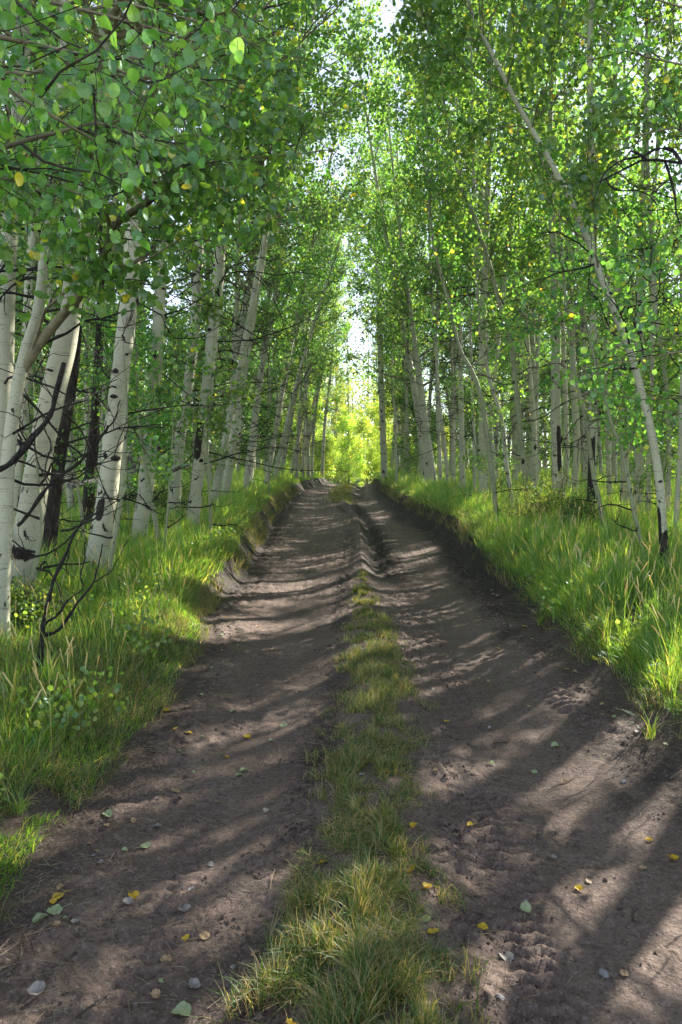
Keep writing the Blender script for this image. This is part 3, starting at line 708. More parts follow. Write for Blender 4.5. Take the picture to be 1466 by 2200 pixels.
outside_tree(-2.5, 1.6, 9, .08, 'aspen outside the picture whose big leaves hang into its upper left corner',
    [(2.2, [(-200, 200, 1.5), (0, 190, 1.45), (120, 240, 1.5), (200, 300, 1.6)]),
     (2.6, [(-200, 60, 1.7), (20, 80, 1.6), (160, 110, 1.7), (300, 170, 2.0)]),
     (2.3, [(-150, 330, 1.9), (60, 300, 1.8), (180, 260, 1.9), (330, 300, 2.2)]),
     (3.0, [(-150, -80, 2.2), (100, 0, 2.2), (260, 40, 2.3), (420, 90, 2.7)]),
     (2.4, [(-200, 400, 2.3), (0, 380, 2.2), (120, 400, 2.4), (240, 440, 2.7)]),
     (2.8, [(-150, 150, 2.6), (100, 150, 2.6), (300, 110, 2.9), (480, 200, 3.4)]),
     (3.2, [(-50, 20, 3.4), (200, 0, 3.3), (420, 40, 3.5), (600, 120, 4.0)]),
     (3.0, [(-50, 280, 3.2), (160, 350, 3.0), (330, 380, 3.2), (500, 330, 3.8)]),
     (3.3, [(100, 120, 4.2), (350, 160, 4.3), (560, 210, 4.7), (720, 250, 5.2)]),
     (3.5, [(150, 60, 4.6), (420, 100, 4.8), (640, 120, 5.4), (780, 190, 6.0)])],
    7, 5, 8, .037, 0, pet=True, n1=12)
outside_tree(4.4, 5.2, 11, .10, 'aspen just outside the right of the picture whose boughs hang along the right edge',
    [(3.5, [(1600, 200, 4.8), (1480, 140, 4.6), (1380, 120, 4.5), (1290, 60, 4.6)]),
     (3.2, [(1600, 320, 4.6), (1500, 300, 4.4), (1430, 270, 4.3), (1330, 300, 4.3)]),
     (3.0, [(1600, 420, 4.6), (1500, 470, 4.5), (1420, 500, 4.4), (1380, 560, 4.4)]),
     (2.8, [(1650, 640, 4.8), (1520, 690, 4.7), (1440, 730, 4.8), (1340, 770, 5.0)]),
     (2.6, [(1650, 740, 4.6), (1500, 745, 4.5), (1390, 770, 4.6), (1250, 790, 4.8)]),
     (2.4, [(1650, 820, 5.2), (1500, 850, 5.2), (1400, 860, 5.4), (1280, 845, 5.6)]),
     (3.8, [(1600, 60, 5.2), (1480, 20, 5.0), (1380, -10, 5.0), (1300, -40, 5.2)]),
     (3.0, [(1600, 560, 5.2), (1480, 590, 5.2), (1400, 620, 5.4), (1330, 600, 5.8)])],
    7, 4, 7, .047, 0, pet=True, n1=14, h0=4.5)
# black dead limb at the upper right, on its own dead tree outside the frame
x0, y0 = 4.6, 3.9
gz = ground_z(x0, y0); foot = np.array([x0, y0, gz - .08])
root = tree_thing('dead_tree', foot, 'dead tree outside the picture whose black crooked limb reaches in at the upper right', 'dead tree')
P = smooth_path(np.array([[x0, y0, gz - .08], [x0 - .05, y0, gz + 2], [x0 + .1, y0, gz + 4.4]]), 24)
link('trunk', rel(trunk_mesh(P, np.linspace(.09, .04, 24), 12, 3), foot).mesh('trunk'), [M['dead'], M['knot']], root)
mb = MB()
for pts, w0, w1, y_ in (([(1900, 380), (1600, 372), (1466, 350), (1428, 346), (1390, 340), (1370, 350), (1335, 366), (1300, 385), (1270, 398), (1250, 404)], 15, 3, 3.5),
                    ([(1466, 352), (1456, 335), (1440, 320), (1410, 320), (1380, 335), (1340, 343), (1310, 362), (1290, 385)], 8, 2.5, 3.45),
                    ([(1388, 343), (1372, 330), (1355, 324)], 7, 4, 3.5),
                    ([(1430, 348), (1440, 380), (1450, 420), (1454, 460), (1464, 485)], 7, 2.5, 3.5),
                    ([(1303, 385), (1312, 400), (1335, 410), (1365, 408), (1395, 420), (1412, 440)], 4, 2, 3.5),
                    ([(1340, 362), (1318, 345), (1300, 370), (1275, 430), (1262, 440)], 3, 1.5, 3.5)):
    P = smooth_path(at(np.array(pts)[:, 0], np.array(pts)[:, 1], y_), 20)
    if pts[0][0] == 1900: P = np.vstack([[[x0, y0, P[0, 2] - .2]], P])[:20]
    v, q = tubes(P[None], (np.linspace(w0, w1, 20) * y_ / F / 2 * (1 + .12 * rng.normal(0, 1, 20)))[None], 7, .06); mb.add(v, [(q, 0)])
link('limb', rel(mb, foot).mesh('limb'), [M['knot']], root)

# ------------------------------------------------------------------ shared trees for the rest of the stand
def variant(H, r, h0, spread, n1, n2, n3, nl, leaf, lod, dead, knots, bark='bark', curve=.35, deadh=(1.3, None), sides=9):
    b = rng.normal(0, curve, 2)
    P = smooth_path(np.array([[0, 0, -.1], [b[0] * .3, b[1] * .3, H * .3], [b[0], b[1], H * .65], [b[0] * 1.3 + rng.normal(0, .2), b[1], H]]), 26)
    r_ = r * (1 - .88 * np.linspace(0, 1, 26) ** 1.1)
    t = trunk_mesh(P, r_, sides, knots).mesh('trunk')
    for m in (M[bark], M['knot']): t.materials.append(m)
    br, cr = foliage(P, r, h0, H, spread, n1, n2, n3, nl, leaf, lod, None, dead, deadh, deadlen=1.1)
    b_ = br.mesh('branches'); c_ = cr.mesh('crown', False)
    for m in ('twig', 'limb', 'knot'): b_.materials.append(M[m])
    c_.materials.append(M['leaf'])
    return t, b_, c_
NEAR = [variant(rng.uniform(11, 14), rng.uniform(.07, .12), rng.uniform(3.0, 4.4), 2.2, 27, 7, 4, 7, .068, 1, 16, 10) for _ in range(5)]
MIDV = [variant(rng.uniform(11.5, 15), rng.uniform(.07, .13), rng.uniform(3.0, 5), 2.5, 26, 6, 4, 9, .08, 2, 12, 6, sides=7) for _ in range(5)]
BUSH = [variant(rng.uniform(2.8, 4.6), .025,   .4, 1.15, 34, 6, 4, 6, .07, 2, 3, 0, 'bark2', .2, (.2, .6), 6) for _ in range(4)]
TALL = [variant(rng.uniform(13, 15), .10, 8.6, 1.8, 16, 5, 4, 5, .075, 2, 3, 6) for _ in range(2)]
POLE = [variant(rng.uniform(9, 10), .07, 8.6, .6, 4, 3, 3, 4, .07, 2, 3, 6) for _ in range(2)]
NBUSH = [variant(rng.uniform(3.6, 5.2), .022, .7, 1.3, 24, 5, 4, 6, .052, 1, 5, 2, 'bark2', .3, (.2, .8), 7) for _ in range(3)]
CLEAN = [variant(rng.uniform(12, 14), .08, 7.2, 1.7, 14, 5, 3, 5, .08, 2, 4, 6) for _ in range(2)]
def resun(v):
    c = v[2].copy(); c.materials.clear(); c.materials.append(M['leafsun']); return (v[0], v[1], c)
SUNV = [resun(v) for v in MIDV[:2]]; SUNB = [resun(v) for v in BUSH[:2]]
def plant(v, x, y, s, rz, name, label, cat, group, tilt=(0, 0), part=True):
    o = link(name, None, None, None, (x, y, ground_z(x, y)), label=label, category=cat, group=group)
    o.rotation_mode = 'ZYX'; o.rotation_euler = (tilt[0], tilt[1], rz); o.scale = (s, s, s)
    for nm, me in zip(('trunk', 'branches', 'crown'), v): link(nm, me, None, o)
    return o
taken = [(o.location.x, o.location.y) for o in bpy.data.objects if o.get('category')]
def free(x, y, d):
    for a, b in taken:
        if (a - x) ** 2 + (b - y) ** 2 < d * d: return False
    taken.append((x, y)); return True
def px_of(x, y): return 733 + x / y * F
def zone(x, y):
    s = 'left' if x < 0 else 'right'
    if y < 20: return s, 'near', 'slender pale aspen filling the front rows of the stand %s of the track' % s
    if y < 34: return s, 'mid', 'aspen in the crowded middle rows of the stand %s of the track' % s
    return s, 'far', 'far aspen deep in the stand %s of the track' % s
SX, SY = math.sin(R(SUN_AZ)), math.cos(R(SUN_AZ))
EDGE = 1
LIT = [(2.9, 4.9, 1.0), (4.2, 8.0, .3), (-2.6, 8.8, .2), (-2.0, 5.2, 0), (1.15, 3.15, .95), (-.9, 3.9, .05), (-.6, 8.2, .4), (3.2, 7.0, .2),
       (0, 60, 6), (0, 50, 6), (1, 70, 6), (0, 44, 3)]
def shades(x, y):
    for a, b, r in LIT:
        u = (x - a) * SX + (y - b) * SY; v = abs((x - a) * SY - (y - b) * SX)
        if v < r + .75 and 4.0 < u < 22: return True
    return False
n = 0; tries = 0
while n < 205 and tries < 20000:
    tries += 1
    y = 11.5 + 50 * rng.random() ** 1.15; x = rng.uniform(-1, 1) * (.56 * y + 2.5)
    c, a, b = [float(q) for q in lat(np.array([y]))]
    if a - 1.0 < x < b + (1.3 if y < 30 else .9): continue
    if y < 17 and x < 0 and rng.random() < .5: continue
    # sparse on the left so the sky shows between the trunks
    if x < 0 and px_of(x, y) < 480 and rng.random() < (.72 if px_of(x, y) > 220 else .5): continue
    if shades(x, y): continue
    if not free(x, y, 1.0 if y < 30 else 1.2): continue
    s, dz, lb = zone(x, y)
    v = NEAR[rng.integers(5)] if y < 19 else MIDV[rng.integers(5)]
    plant(v, x, y, rng.uniform(.82, 1.08), rng.uniform(0, 6.28), 'aspen_tree', lb, 'aspen tree', '%s aspens of the stand %s of the track' % (dz, s), (rng.normal(0, .035), rng.normal(0, .035) - .02 * np.sign(x)))
    n += 1
for k in range(30):
    y = 13.5 + (k // 2) * 2.1 + rng.uniform(-.5, .5); sd_ = -1 if k % 2 else 1
    c, a, b = [float(q) for q in lat(np.array([y]))]; x = (a - rng.uniform(.9, 1.8)) if sd_ < 0 else (b + rng.uniform(1.2, 2.0))
    if not free(x, y, .6): continue
    plant(MIDV[rng.integers(5)] if y > 19 else NEAR[rng.integers(5)], x, y, rng.uniform(.95, 1.15), rng.uniform(0, 6.28), 'aspen_tree', 'aspen on the %s edge of the stand leaning out over the track' % ('left' if sd_ < 0 else 'right'), 'aspen tree',
          'aspens leaning over the track from the %s' % ('left' if sd_ < 0 else 'right'), (rng.normal(0, .03), -sd_ * (rng.uniform(.02, .07) if sd_ > 0 and (y > 24 or y < 20) else rng.uniform(.08, .2))), True)
n = 0
while n < 85:
    y = 13 + 42 * rng.random() ** .9; x = rng.uniform(-1, 1) * (.54 * y + 1.5)
    c, a, b = [float(q) for q in lat(np.array([y]))]
    if a - 1.2 < x < b + 1.3: continue
    if rng.random() < (.75 if y < 20 else .5 if (x > 0 and y < 32) else 0): continue
    if not free(x, y, .5): continue
    s, dz, _ = zone(x, y)
    plant(BUSH[rng.integers(4)], x, y, rng.uniform(.7, 1.25), rng.uniform(0, 6.28), 'aspen_sapling', 'leafy young aspen under the taller trees %s of the track, %s' % (s, {'near': 'in the front rows', 'mid': 'in the middle rows', 'far': 'deep in the stand'}[dz]), 'sapling', '%s saplings %s of the track' % (dz, s))
    n += 1
# beyond the crest: trees closing the end of the track, sun glow partly painted into their yellower leaves
for k in range(34):
    y = 54 + rng.uniform(0, 26); x = rng.uniform(-7, 8)
    if k > 18: continue
    if not free(x, y, 1.2): continue
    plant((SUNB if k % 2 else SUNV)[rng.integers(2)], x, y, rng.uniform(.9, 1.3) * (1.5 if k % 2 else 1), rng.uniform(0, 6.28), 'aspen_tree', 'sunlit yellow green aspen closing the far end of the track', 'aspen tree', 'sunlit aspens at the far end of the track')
# unseen grove added up-sun of the track, arranged to cast its shade stripes
gl = [(4.9, -.4), (-4.2, -1.0), (-5.5, 3.2), (-7.0, 5.5), (3.4, .9)]
tries = 0
while len(gl) < 78 and tries < 6000:
    tries += 1
    u_ = rng.uniform(4.2, 15); v_ = rng.uniform(-4.2, 5.2); x = .6 + u_ * SX + v_ * SY; y = 3.6 + u_ * SY - v_ * SX
    if x < 3.1 or px_of(x, max(y, .1)) < 1560 or not free(x, y, .62): continue
    gl.append((x, y))
for i_, (x, y) in enumerate(gl):
    taken.append((x, y)); u = (x - .6) * SX + (y - 3.6) * SY
    lit = any(abs((x - a) * SY - (y - b) * SX) < r + .45 for a, b, r in (LIT[0], LIT[4], LIT[5]))
    if lit and i_ % 5 in (1, 3) and u < 14: continue
    v = (TALL[i_ % 2] if u < 11 else POLE[i_ % 2]) if lit else (NEAR[i_ % 5] if u > 5.2 else CLEAN[i_ % 2])
    plant(v, x, y, rng.uniform(.8, 1.1), rng.uniform(0, 6.28), 'aspen_tree', 'unseen aspen in a grove added outside the picture to shade the track', 'aspen tree', 'unseen aspens added to shade the track')
for (x, y, s_) in ((-3.3, 7.6, .9), (-4.4, 9.0, 1.0), (-3.5, 10.6, .85), (-5.6, 11.5, 1.1), (-4.9, 7.9, .9), (-2.9, 13.5, 1.0), (-6.8, 12.2, 1.1), (-3.0, 9.6, .6),
                  (4.9, 10.6, .8), (5.9, 12.6, 1.0), (3.1, 14.2, .8)):
    taken.append((x, y)); sd_ = 'left' if x < 0 else 'right'
    plant(NBUSH[rng.integers(3)], x, y, s_, rng.uniform(0, 6.28), 'aspen_sapling', 'leafy young aspen spreading in front of the trunks on the %s verge' % sd_, 'sapling', 'leafy young aspens on the %s verge' % sd_)
# trees standing across the line of the track where it dips and bends away
for k in range(44):
    y = rng.uniform(43, 60); x = rng.uniform(-7, 7)
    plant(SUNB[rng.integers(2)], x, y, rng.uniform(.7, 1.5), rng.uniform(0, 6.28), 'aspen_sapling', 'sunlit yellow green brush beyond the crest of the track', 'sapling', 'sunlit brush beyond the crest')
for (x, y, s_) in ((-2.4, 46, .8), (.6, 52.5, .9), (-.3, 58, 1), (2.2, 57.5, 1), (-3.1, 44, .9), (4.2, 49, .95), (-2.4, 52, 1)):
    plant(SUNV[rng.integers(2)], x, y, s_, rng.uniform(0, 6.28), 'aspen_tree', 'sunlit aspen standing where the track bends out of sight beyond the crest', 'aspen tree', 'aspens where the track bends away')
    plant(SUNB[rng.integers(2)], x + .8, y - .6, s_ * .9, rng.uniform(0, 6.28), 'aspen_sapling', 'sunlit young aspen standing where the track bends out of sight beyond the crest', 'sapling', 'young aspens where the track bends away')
# a far-off wood behind everything
mb = MB(); N = 900
fx = rng.uniform(-75, 75, N); fy = rng.uniform(62, 100, N); keep = fy > 62
u_ = fx * SX + (fy - 60) * SY; v_ = np.abs(fx * SY - (fy - 60) * SX); k_ = ~((v_ < 9) & (u_ > 2) & (u_ < 28)); fx, fy = fx[k_], fy[k_]; N = len(fx)
zz = terrain(fx, fy, False)
P = np.stack([np.stack([fx, fy, zz - .1], -1), np.stack([fx + rng.normal(0, .4, N), fy, zz + 6], -1), np.stack([fx + rng.normal(0, .6, N), fy, zz + 12], -1)], 1)
v, q = tubes(P, np.array([[.12, .09, .03]]), 4); mb.add(v, [(q, 1)])
ci = rng.integers(0, N, 9000); cc = np.stack([fx[ci], fy[ci], zz[ci]], -1) + rng.normal(0, 1.0, (9000, 3)) * [1, 1, 0]
cc[:, 2] += np.where(rng.random(9000) < .3, rng.uniform(0, 4, 9000), rng.uniform(3, 14, 9000))
Pl = np.repeat(cc, 16, 0) + rng.normal(0, .45, (9000 * 16, 3))
v, g = leaves(Pl, .34, 2); mb.add(v, g)
link('far_wood', mb.mesh('far_wood', False), [M['leaf'], M['bark']], label='far-off aspen wood closing the view behind the stand', category='wood', kind='stuff')

# ------------------------------------------------------------------ grass
def blades(x, y, L, wid, bend, flop=.25, comb=None, seg=4):
    N = len(x); z = terrain(x, y, False)
    az = rng.uniform(0, 2 * math.pi, N)
    D = np.stack([np.cos(az), np.sin(az)], -1) * (bend * rng.uniform(.2, 1.6, N))[:, None]
    wx = fbm(x * .8, y * .8, 101, 2) * .2; wy = fbm(x * .8, y * .8, 107, 2) * .2
    D[:, 0] += wx * bend; D[:, 1] += wy * bend
    if comb is not None: D += comb
    t = np.linspace(0, 1, seg)
    hor = np.linalg.norm(D, axis=1)
    dx = D[:, :1] * t[None] ** 1.9; dy = D[:, 1:] * t[None] ** 1.9
    dz = t[None] * (1 - .42 * np.clip(hor, 0, 1.6)[:, None] * t[None] ** 1.3)
    C = np.stack([x[:, None] + dx * L[:, None], y[:, None] + dy * L[:, None], z[:, None] - .01 + dz * L[:, None]], -1)
    a2 = rng.uniform(0, 2 * math.pi, N)
    S = np.stack([np.cos(a2), np.sin(a2), np.zeros(N)], -1)[:, None] * (wid[:, None] * np.array([.7, 1, .8, .12][:seg])[None])[..., None] * .5
    V = np.stack([C - S, C + S], 2)
    i = (np.arange(N) * seg * 2)[:, None]; k = np.arange(seg - 1)[None] * 2
    q = np.stack([i + k, i + k + 1, i + k + 3, i + k + 2], -1).reshape(-1, 4)
    return V.reshape(-1, 3), q
def scatter(n, y0, y1, side, reach, p=1.0):
    """points on one verge, denser near the camera"""
    u_ = rng.random(n); y = y0 * (y1 / y0) ** (u_ ** p)
    c, a, b = lat(y)
    o = rng.random(n) ** 1.35 * np.minimum(reach, .58 * y + 1.6)
    e = np.interp(y, [0, 6, 9, 14, 30], [.30, .28, .26, .34, .36]) * rng.uniform(.7, 1.35, n)
    x = a - e * np.interp(y, [5, 8], [.45, 1]) - o if side < 0 else b + e + o
    return x, y, o
def clump(x, y, s, seed, lo=-.25):
    return fbm(x * s, y * s, seed, 3) > lo - .0 * x
mb = MB()
for side in (-1, 1):
    for (n, y0, y1, reach, L0, w0) in ((90000, 1.1, 7, 4.5, .34, .0042), (80000, 6, 16, 9, .40, .0062), (60000, 14, 34, 17, .48, .012), (30000, 30, 60, 24, .55, .026)):
        x, y, o = scatter(n, y0, y1, side, reach)
        k = clump(x, y, 3.0, 131, -.30); x, y, o = x[k], y[k], o[k]
        edge = sst(0, .55, o)
        L = L0 * rng.uniform(.45, 1.25, len(x)) * (.38 + .62 * edge) * (1 + .45 * fbm(x * .7, y * .7, 141, 2))
        if side < 0: L *= np.interp(y, [4, 6, 8], [.42, .6, 1])
        else: L *= np.where(y < 9, 1.12, 1)
        L = np.maximum(L, .05)
        wd = w0 * np.where(rng.random(len(x)) < .22, rng.uniform(1.2, 2.1, len(x)), rng.uniform(.5, 1.0, len(x)))
        comb = np.zeros((len(x), 2)); comb[:, 0] = -side * .45 * (1 - edge)
        v, q = blades(x, y, L, wd, np.where(rng.random(len(x)) < .3, .75, .30), comb=comb); mb.add(v, [(q, 0)])
n = 3000; y = 1.6 * (15 / 1.6) ** rng.random(n); sd_ = rng.choice([-1, 1], n, p=[.35, .65]); c, a, b = lat(y); o = rng.random(n) ** 1.3 * 4 + .3
x = np.where(sd_ < 0, a - o, b + o); L = rng.uniform(.45, .85, n) * np.where(sd_ < 0, .75, 1)
v, q = blades(x, y, L, np.full(n, .0022), np.full(n, .22)); mb.add(v, [(q, 0)])
tip = v.reshape(n, 4, 2, 3)[:, 3].mean(1); dv = tip - v.reshape(n, 4, 2, 3)[:, 2].mean(1); dv /= np.linalg.norm(dv, axis=1, keepdims=True)
k = rng.random(n) < .6; tip, dv = tip[k], dv[k]; m_ = len(tip)
P = np.stack([tip - dv * .09, tip - dv * .05, tip, tip + dv * .015 + [0, 0, -.01]], 1)
v, q = tubes(P, np.array([[.0015, .0042, .0035, .0005]]), 4); mb.add(v, [(q, 1)])
n = 9000; y = 1.4 * (14 / 1.4) ** rng.random(n); sd_ = rng.choice([-1, 1], n); c, a, b = lat(y); o = rng.random(n) * 3 + .25; x = np.where(sd_ < 0, a - o, b + o)
k = fbm(x * 1.6, y * 1.6, 311, 3) > .12; x, y = x[k], y[k]; m_ = len(x) * 5
P = np.stack([np.repeat(x, 5) + rng.normal(0, .04, m_), np.repeat(y, 5) + rng.normal(0, .04, m_), np.zeros(m_)], -1); P[:, 2] = terrain(P[:, 0], P[:, 1], False) + rng.uniform(.02, .24, m_)
v, g = leaves(P, .034, 1, 0); mb.add(v, [(f_, 2) for f_, _ in g])
link('tall_grass', mb.mesh('tall_grass', False), [M['grass'], M['straw'], M['shrub']], kind='stuff', label='tall green grass covering both verges and the forest floor', category='grass')
# dry trodden grass and thatch along the track edges
mb = MB()
for side in (-1, 1):
    n = 42000; y = 1.2 * (30 / 1.2) ** rng.random(n); c, a, b = lat(y)
    o = np.abs(rng.normal(.30, .30, n)); x = a - o - .05 if side < 0 else b + o + .12
    k = fbm(x * 4, y * 4, 151, 3) > -.12; x, y = x[k], y[k]
    L = rng.uniform(.04, .17, len(x)) * (1 + .5 * (y > 8)); wd = .0030 * rng.uniform(.6, 1.3, len(x)) * np.maximum(1, y / 6)
    v, q = blades(x, y, L, wd, np.full(len(x), .95)); mb.add(v, [(q, 0)])
n = 60000; y = rng.uniform(1.5, 7.5, n); x = rng.uniform(-3.6, -1.3, n)
k = fbm(x * 1.3, y * 1.3, 161, 3) > -.2; x, y = x[k], y[k]
v, q = blades(x, y, rng.uniform(.05, .2, len(x)), np.full(len(x), .003), np.full(len(x), 1.0)); mb.add(v, [(q, 0)])
link('trodden_grass', mb.mesh('trodden_grass', False), [M['drygrass']], kind='stuff', label='short dry trodden grass and thatch along the track edges', category='grass')
# centre strip
mb = MB(); n = 90000
y = 1.3 * (9.3 / 1.3) ** rng.random(n); c, a, b = lat(y)
hw = np.interp(y, [1.3, 1.9, 2.3, 2.8, 4.4, 5.6, 7.2, 9.0], [.36, .34, .30, .29, .34, .29, .20, .08])
r_ = rng.normal(0, .52, n); x_ = c + r_ * hw; k = (np.abs(r_) < 1.25) & (fbm(x_ * 7, y * 7, 171, 3) + .5 * fbm(x_ * 22, y * 22, 175, 2) > -.17 + .42 * np.abs(r_) ** 2 + .25 * sst(5.5, 7.5, y))
y, r_, c, hw = y[k], r_[k], c[k], hw[k]; x = c + .03 * fbm(y * 2, y * 0, 172) + r_ * hw
tall = (fbm(x * 5, y * 5, 173, 2) > .1)
L = rng.uniform(.025, .075, len(x)) * np.where(tall, 1.6, 1) * np.interp(y, [1.3, 2.1, 2.8], [1.4, 1.15, .9])
v, q = blades(x, y, L, .0028 * rng.uniform(.6, 1.4, len(x)) * np.maximum(1, y / 4.5), np.where(tall, .55, 1.0)); mb.add(v, [(q, 0)])
n = 9000; y = rng.uniform(24, 40, n); c, a, b = lat(y); x = c + .05 + rng.normal(0, .22, n) - .1
v, q = blades(x, y, rng.uniform(.05, .16, n), np.full(n, .012), np.full(n, .7)); mb.add(v, [(q, 0)])
link('strip_grass', mb.mesh('strip_grass', False), [M['drygrass']], kind='stuff', label='short yellowish grass growing on the strip between the wheel tracks', category='grass')

# crumbs of soil and bits of dry litter on the track
n = 26000; y = 1.4 * (20 / 1.4) ** rng.random(n); c, a, b = lat(y)
w_ = rng.random(n); x = np.where(w_ < .28, c - .3 + rng.normal(0, .12, n), np.where(w_ < .5, c + .38 + rng.normal(0, .14, n), np.where(w_ < .7, b - .1 + rng.normal(0, .16, n), np.where(w_ < .85, a + .05 + rng.normal(0, .14, n), a + (b - a) * rng.random(n)))))
k = fbm(x * 5, y * 5, 191, 3) > np.where(w_ > .85, .25, -.05); x, y = x[k], y[k]; n = len(x)
s_ = rng.gamma(2.0, .0017, n) + .0012; z = terrain(x, y, True)
T6 = np.array([[1, 0, 0], [-1, 0, 0], [0, 1, 0], [0, -1, 0], [0, 0, .7], [0, 0, -.7]], float)
V = T6[None] * (s_[:, None] * rng.uniform(.6, 1.4, (n, 6)))[..., None]; an = rng.uniform(0, 6.28, n)[:, None]
V = np.stack([V[..., 0] * np.cos(an) - V[..., 1] * np.sin(an) + x[:, None], V[..., 0] * np.sin(an) + V[..., 1] * np.cos(an) + y[:, None], V[..., 2] + z[:, None] + s_[:, None] * .3], -1)
f = np.array([[0, 2, 4], [2, 1, 4], [1, 3, 4], [3, 0, 4], [2, 0, 5], [1, 2, 5], [3, 1, 5], [0, 3, 5]])
link('soil_crumbs', make_mesh('soil_crumbs', V.reshape(-1, 3), [((np.arange(n) * 6)[:, None, None] + f[None], 0)] if False else [(((np.arange(n) * 6)[:, None, None] + f[None]).reshape(-1, 3), 0)], False), M['crumb'], kind='stuff', label='crumbs of dark soil along the ruts and edges of the track', category='soil')
mb = MB(); n = 5200; y = 1.4 * (22 / 1.4) ** rng.random(n); c, a, b = lat(y); w_ = rng.random(n)
x = np.where(w_ < .45, a + np.abs(rng.normal(0, .3, n)) - .1, np.where(w_ < .7, b - np.abs(rng.normal(0, .25, n)) + .1, c + rng.normal(0, .5, n)))
z = terrain(x, y, True) + .003; an = rng.uniform(0, 6.28, n); L = rng.uniform(.012, .07, n); D = np.stack([np.cos(an), np.sin(an), rng.normal(0, .08, n)], -1) * L[:, None]
P0 = np.stack([x, y, z], -1); P = np.stack([P0 - D, P0 + rng.normal(0, .003, (n, 3)) * [1, 1, 0] + [0, 0, .002], P0 + D], 1)
v, q = tubes(P, (rng.uniform(.0005, .0013, n) * np.maximum(1, y / 7))[:, None], 3); mb.add(v, [(q, 0)])
link('dry_litter', mb.mesh('dry_litter', False), M['litter'], kind='stuff', label='broken straw and twig litter strewn along the track', category='litter')

# countable broad-bladed tufts
def tuft(n, L, wd, bend):
    N = n; az = rng.uniform(0, 2 * math.pi, N); D = np.stack([np.cos(az), np.sin(az)], -1) * (bend * rng.uniform(.3, 1.4, N))[:, None]
    t = np.linspace(0, 1, 6); LL = L * rng.uniform(.5, 1.1, N)
    C = np.stack([D[:, :1] * t ** 1.7, D[:, 1:] * t ** 1.7, t[None] * (1 - .5 * np.linalg.norm(D, axis=1)[:, None] * t ** 1.5)], -1) * LL[:, None, None]
    C[:, :, :2] += rng.normal(0, .02, (N, 1, 2))
    S = np.cross(np.concatenate([D, np.zeros((N, 1))], 1), [0, 0, 1]); S /= np.linalg.norm(S, axis=1, keepdims=True)
    S = S[:, None] * (wd * np.array([.6, 1, 1, .85, .5, .05]))[None, :, None] * .5
    V = np.stack([C - S, C + S], 2); i = (np.arange(N) * 12)[:, None]; k = np.arange(5)[None] * 2
    q = np.stack([i + k, i + k + 1, i + k + 3, i + k + 2], -1).reshape(-1, 4)
    me = make_mesh('blades', V.reshape(-1, 3), [(q, 0)], False); me.materials.append(M['grass']); return me
TU = [tuft(22, .50, .0065, .45), tuft(26, .32, .006, .8), tuft(40, .24, .0042, .9)]
for (px, py, k, s, lb) in ((30, 1560, 0, 1.0, 'coarse grass tuft at the left frame edge'), (110, 1480, 0, .9, 'coarse grass tuft left of the black branching stick'),
        (130, 1600, 1, .7, 'broad bladed tuft at the front of the left verge'), (1160, 1345, 1, .75, 'tuft of sunlit blades drooping onto the right edge of the track'),
        (1395, 1590, 1, .8, 'dark green tuft at the foot of the right bank'), (1440, 1500, 0, .9, 'tall bright tuft at the right frame edge'),
        (1300, 1400, 0, 1.0, 'tall bright tuft on the sunlit right verge'), (1230, 1330, 0, .8, 'bright tuft above the tyre prints on the right verge'),
        (40, 1750, 2, .8, 'low tuft beside the near left edge of the track'), (760, 2110, 2, .62, 'thick green tuft at the near end of the middle grass strip'),
        (640, 2120, 2, .5, 'small tuft beside the thick one on the middle grass strip')):
    p = hit(px, py)
    o = link('grass_tuft', TU[k], None, None, tuple(p), label=lb, category='grass tuft', group='coarse grass tufts'); o.scale = (s, s, s); o.rotation_euler = (0, 0, rng.uniform(0, 6))

# ------------------------------------------------------------------ bushes, logs, sticks
def bush(px, py, y, s, label):
    p = at(px, py, y); x = p[0]; foot = np.array([x, y, ground_z(x, y)])
    D = rng.normal(0, .6, (26, 3)); D[:, 2] = np.abs(D[:, 2]) + .6
    A = sprout(np.tile(foot, (26, 1)), D, rng.uniform(.6, 1.1, 26) * s, 7, .2, .02)
    br, cr = foliage(np.array([foot, foot + [0, 0, 1]]), .02, .1, 1, .5, n2=7, n3=4, nl=7, leaf=.022, lod=1, dead=0, prim=(A, np.full(26, .006), np.full(26, .7 * s)), leafjit=.03)
    root = tree_thing('bush', foot, label, 'bush')
    link('branches', rel(br, foot).mesh('branches'), [M['twig'], M['twig'], M['knot']], root)
    link('leaves', rel(cr, foot).mesh('leaves', False), [M['shrub'], M['twig']], root)
bush(1175, 1130, 11, .95, 'fine leaved green bush around the foot of the scarred aspen')
bush(1240, 1140, 10, .7, 'smaller fine leaved bush beside the charred straight aspen')
bush(25, 1260, 4.9, .26, 'low leafy bush at the foot of the thickest aspen')
bush(350, 1070, 12.5, .8, 'leafy bush between the trunks of the left verge')
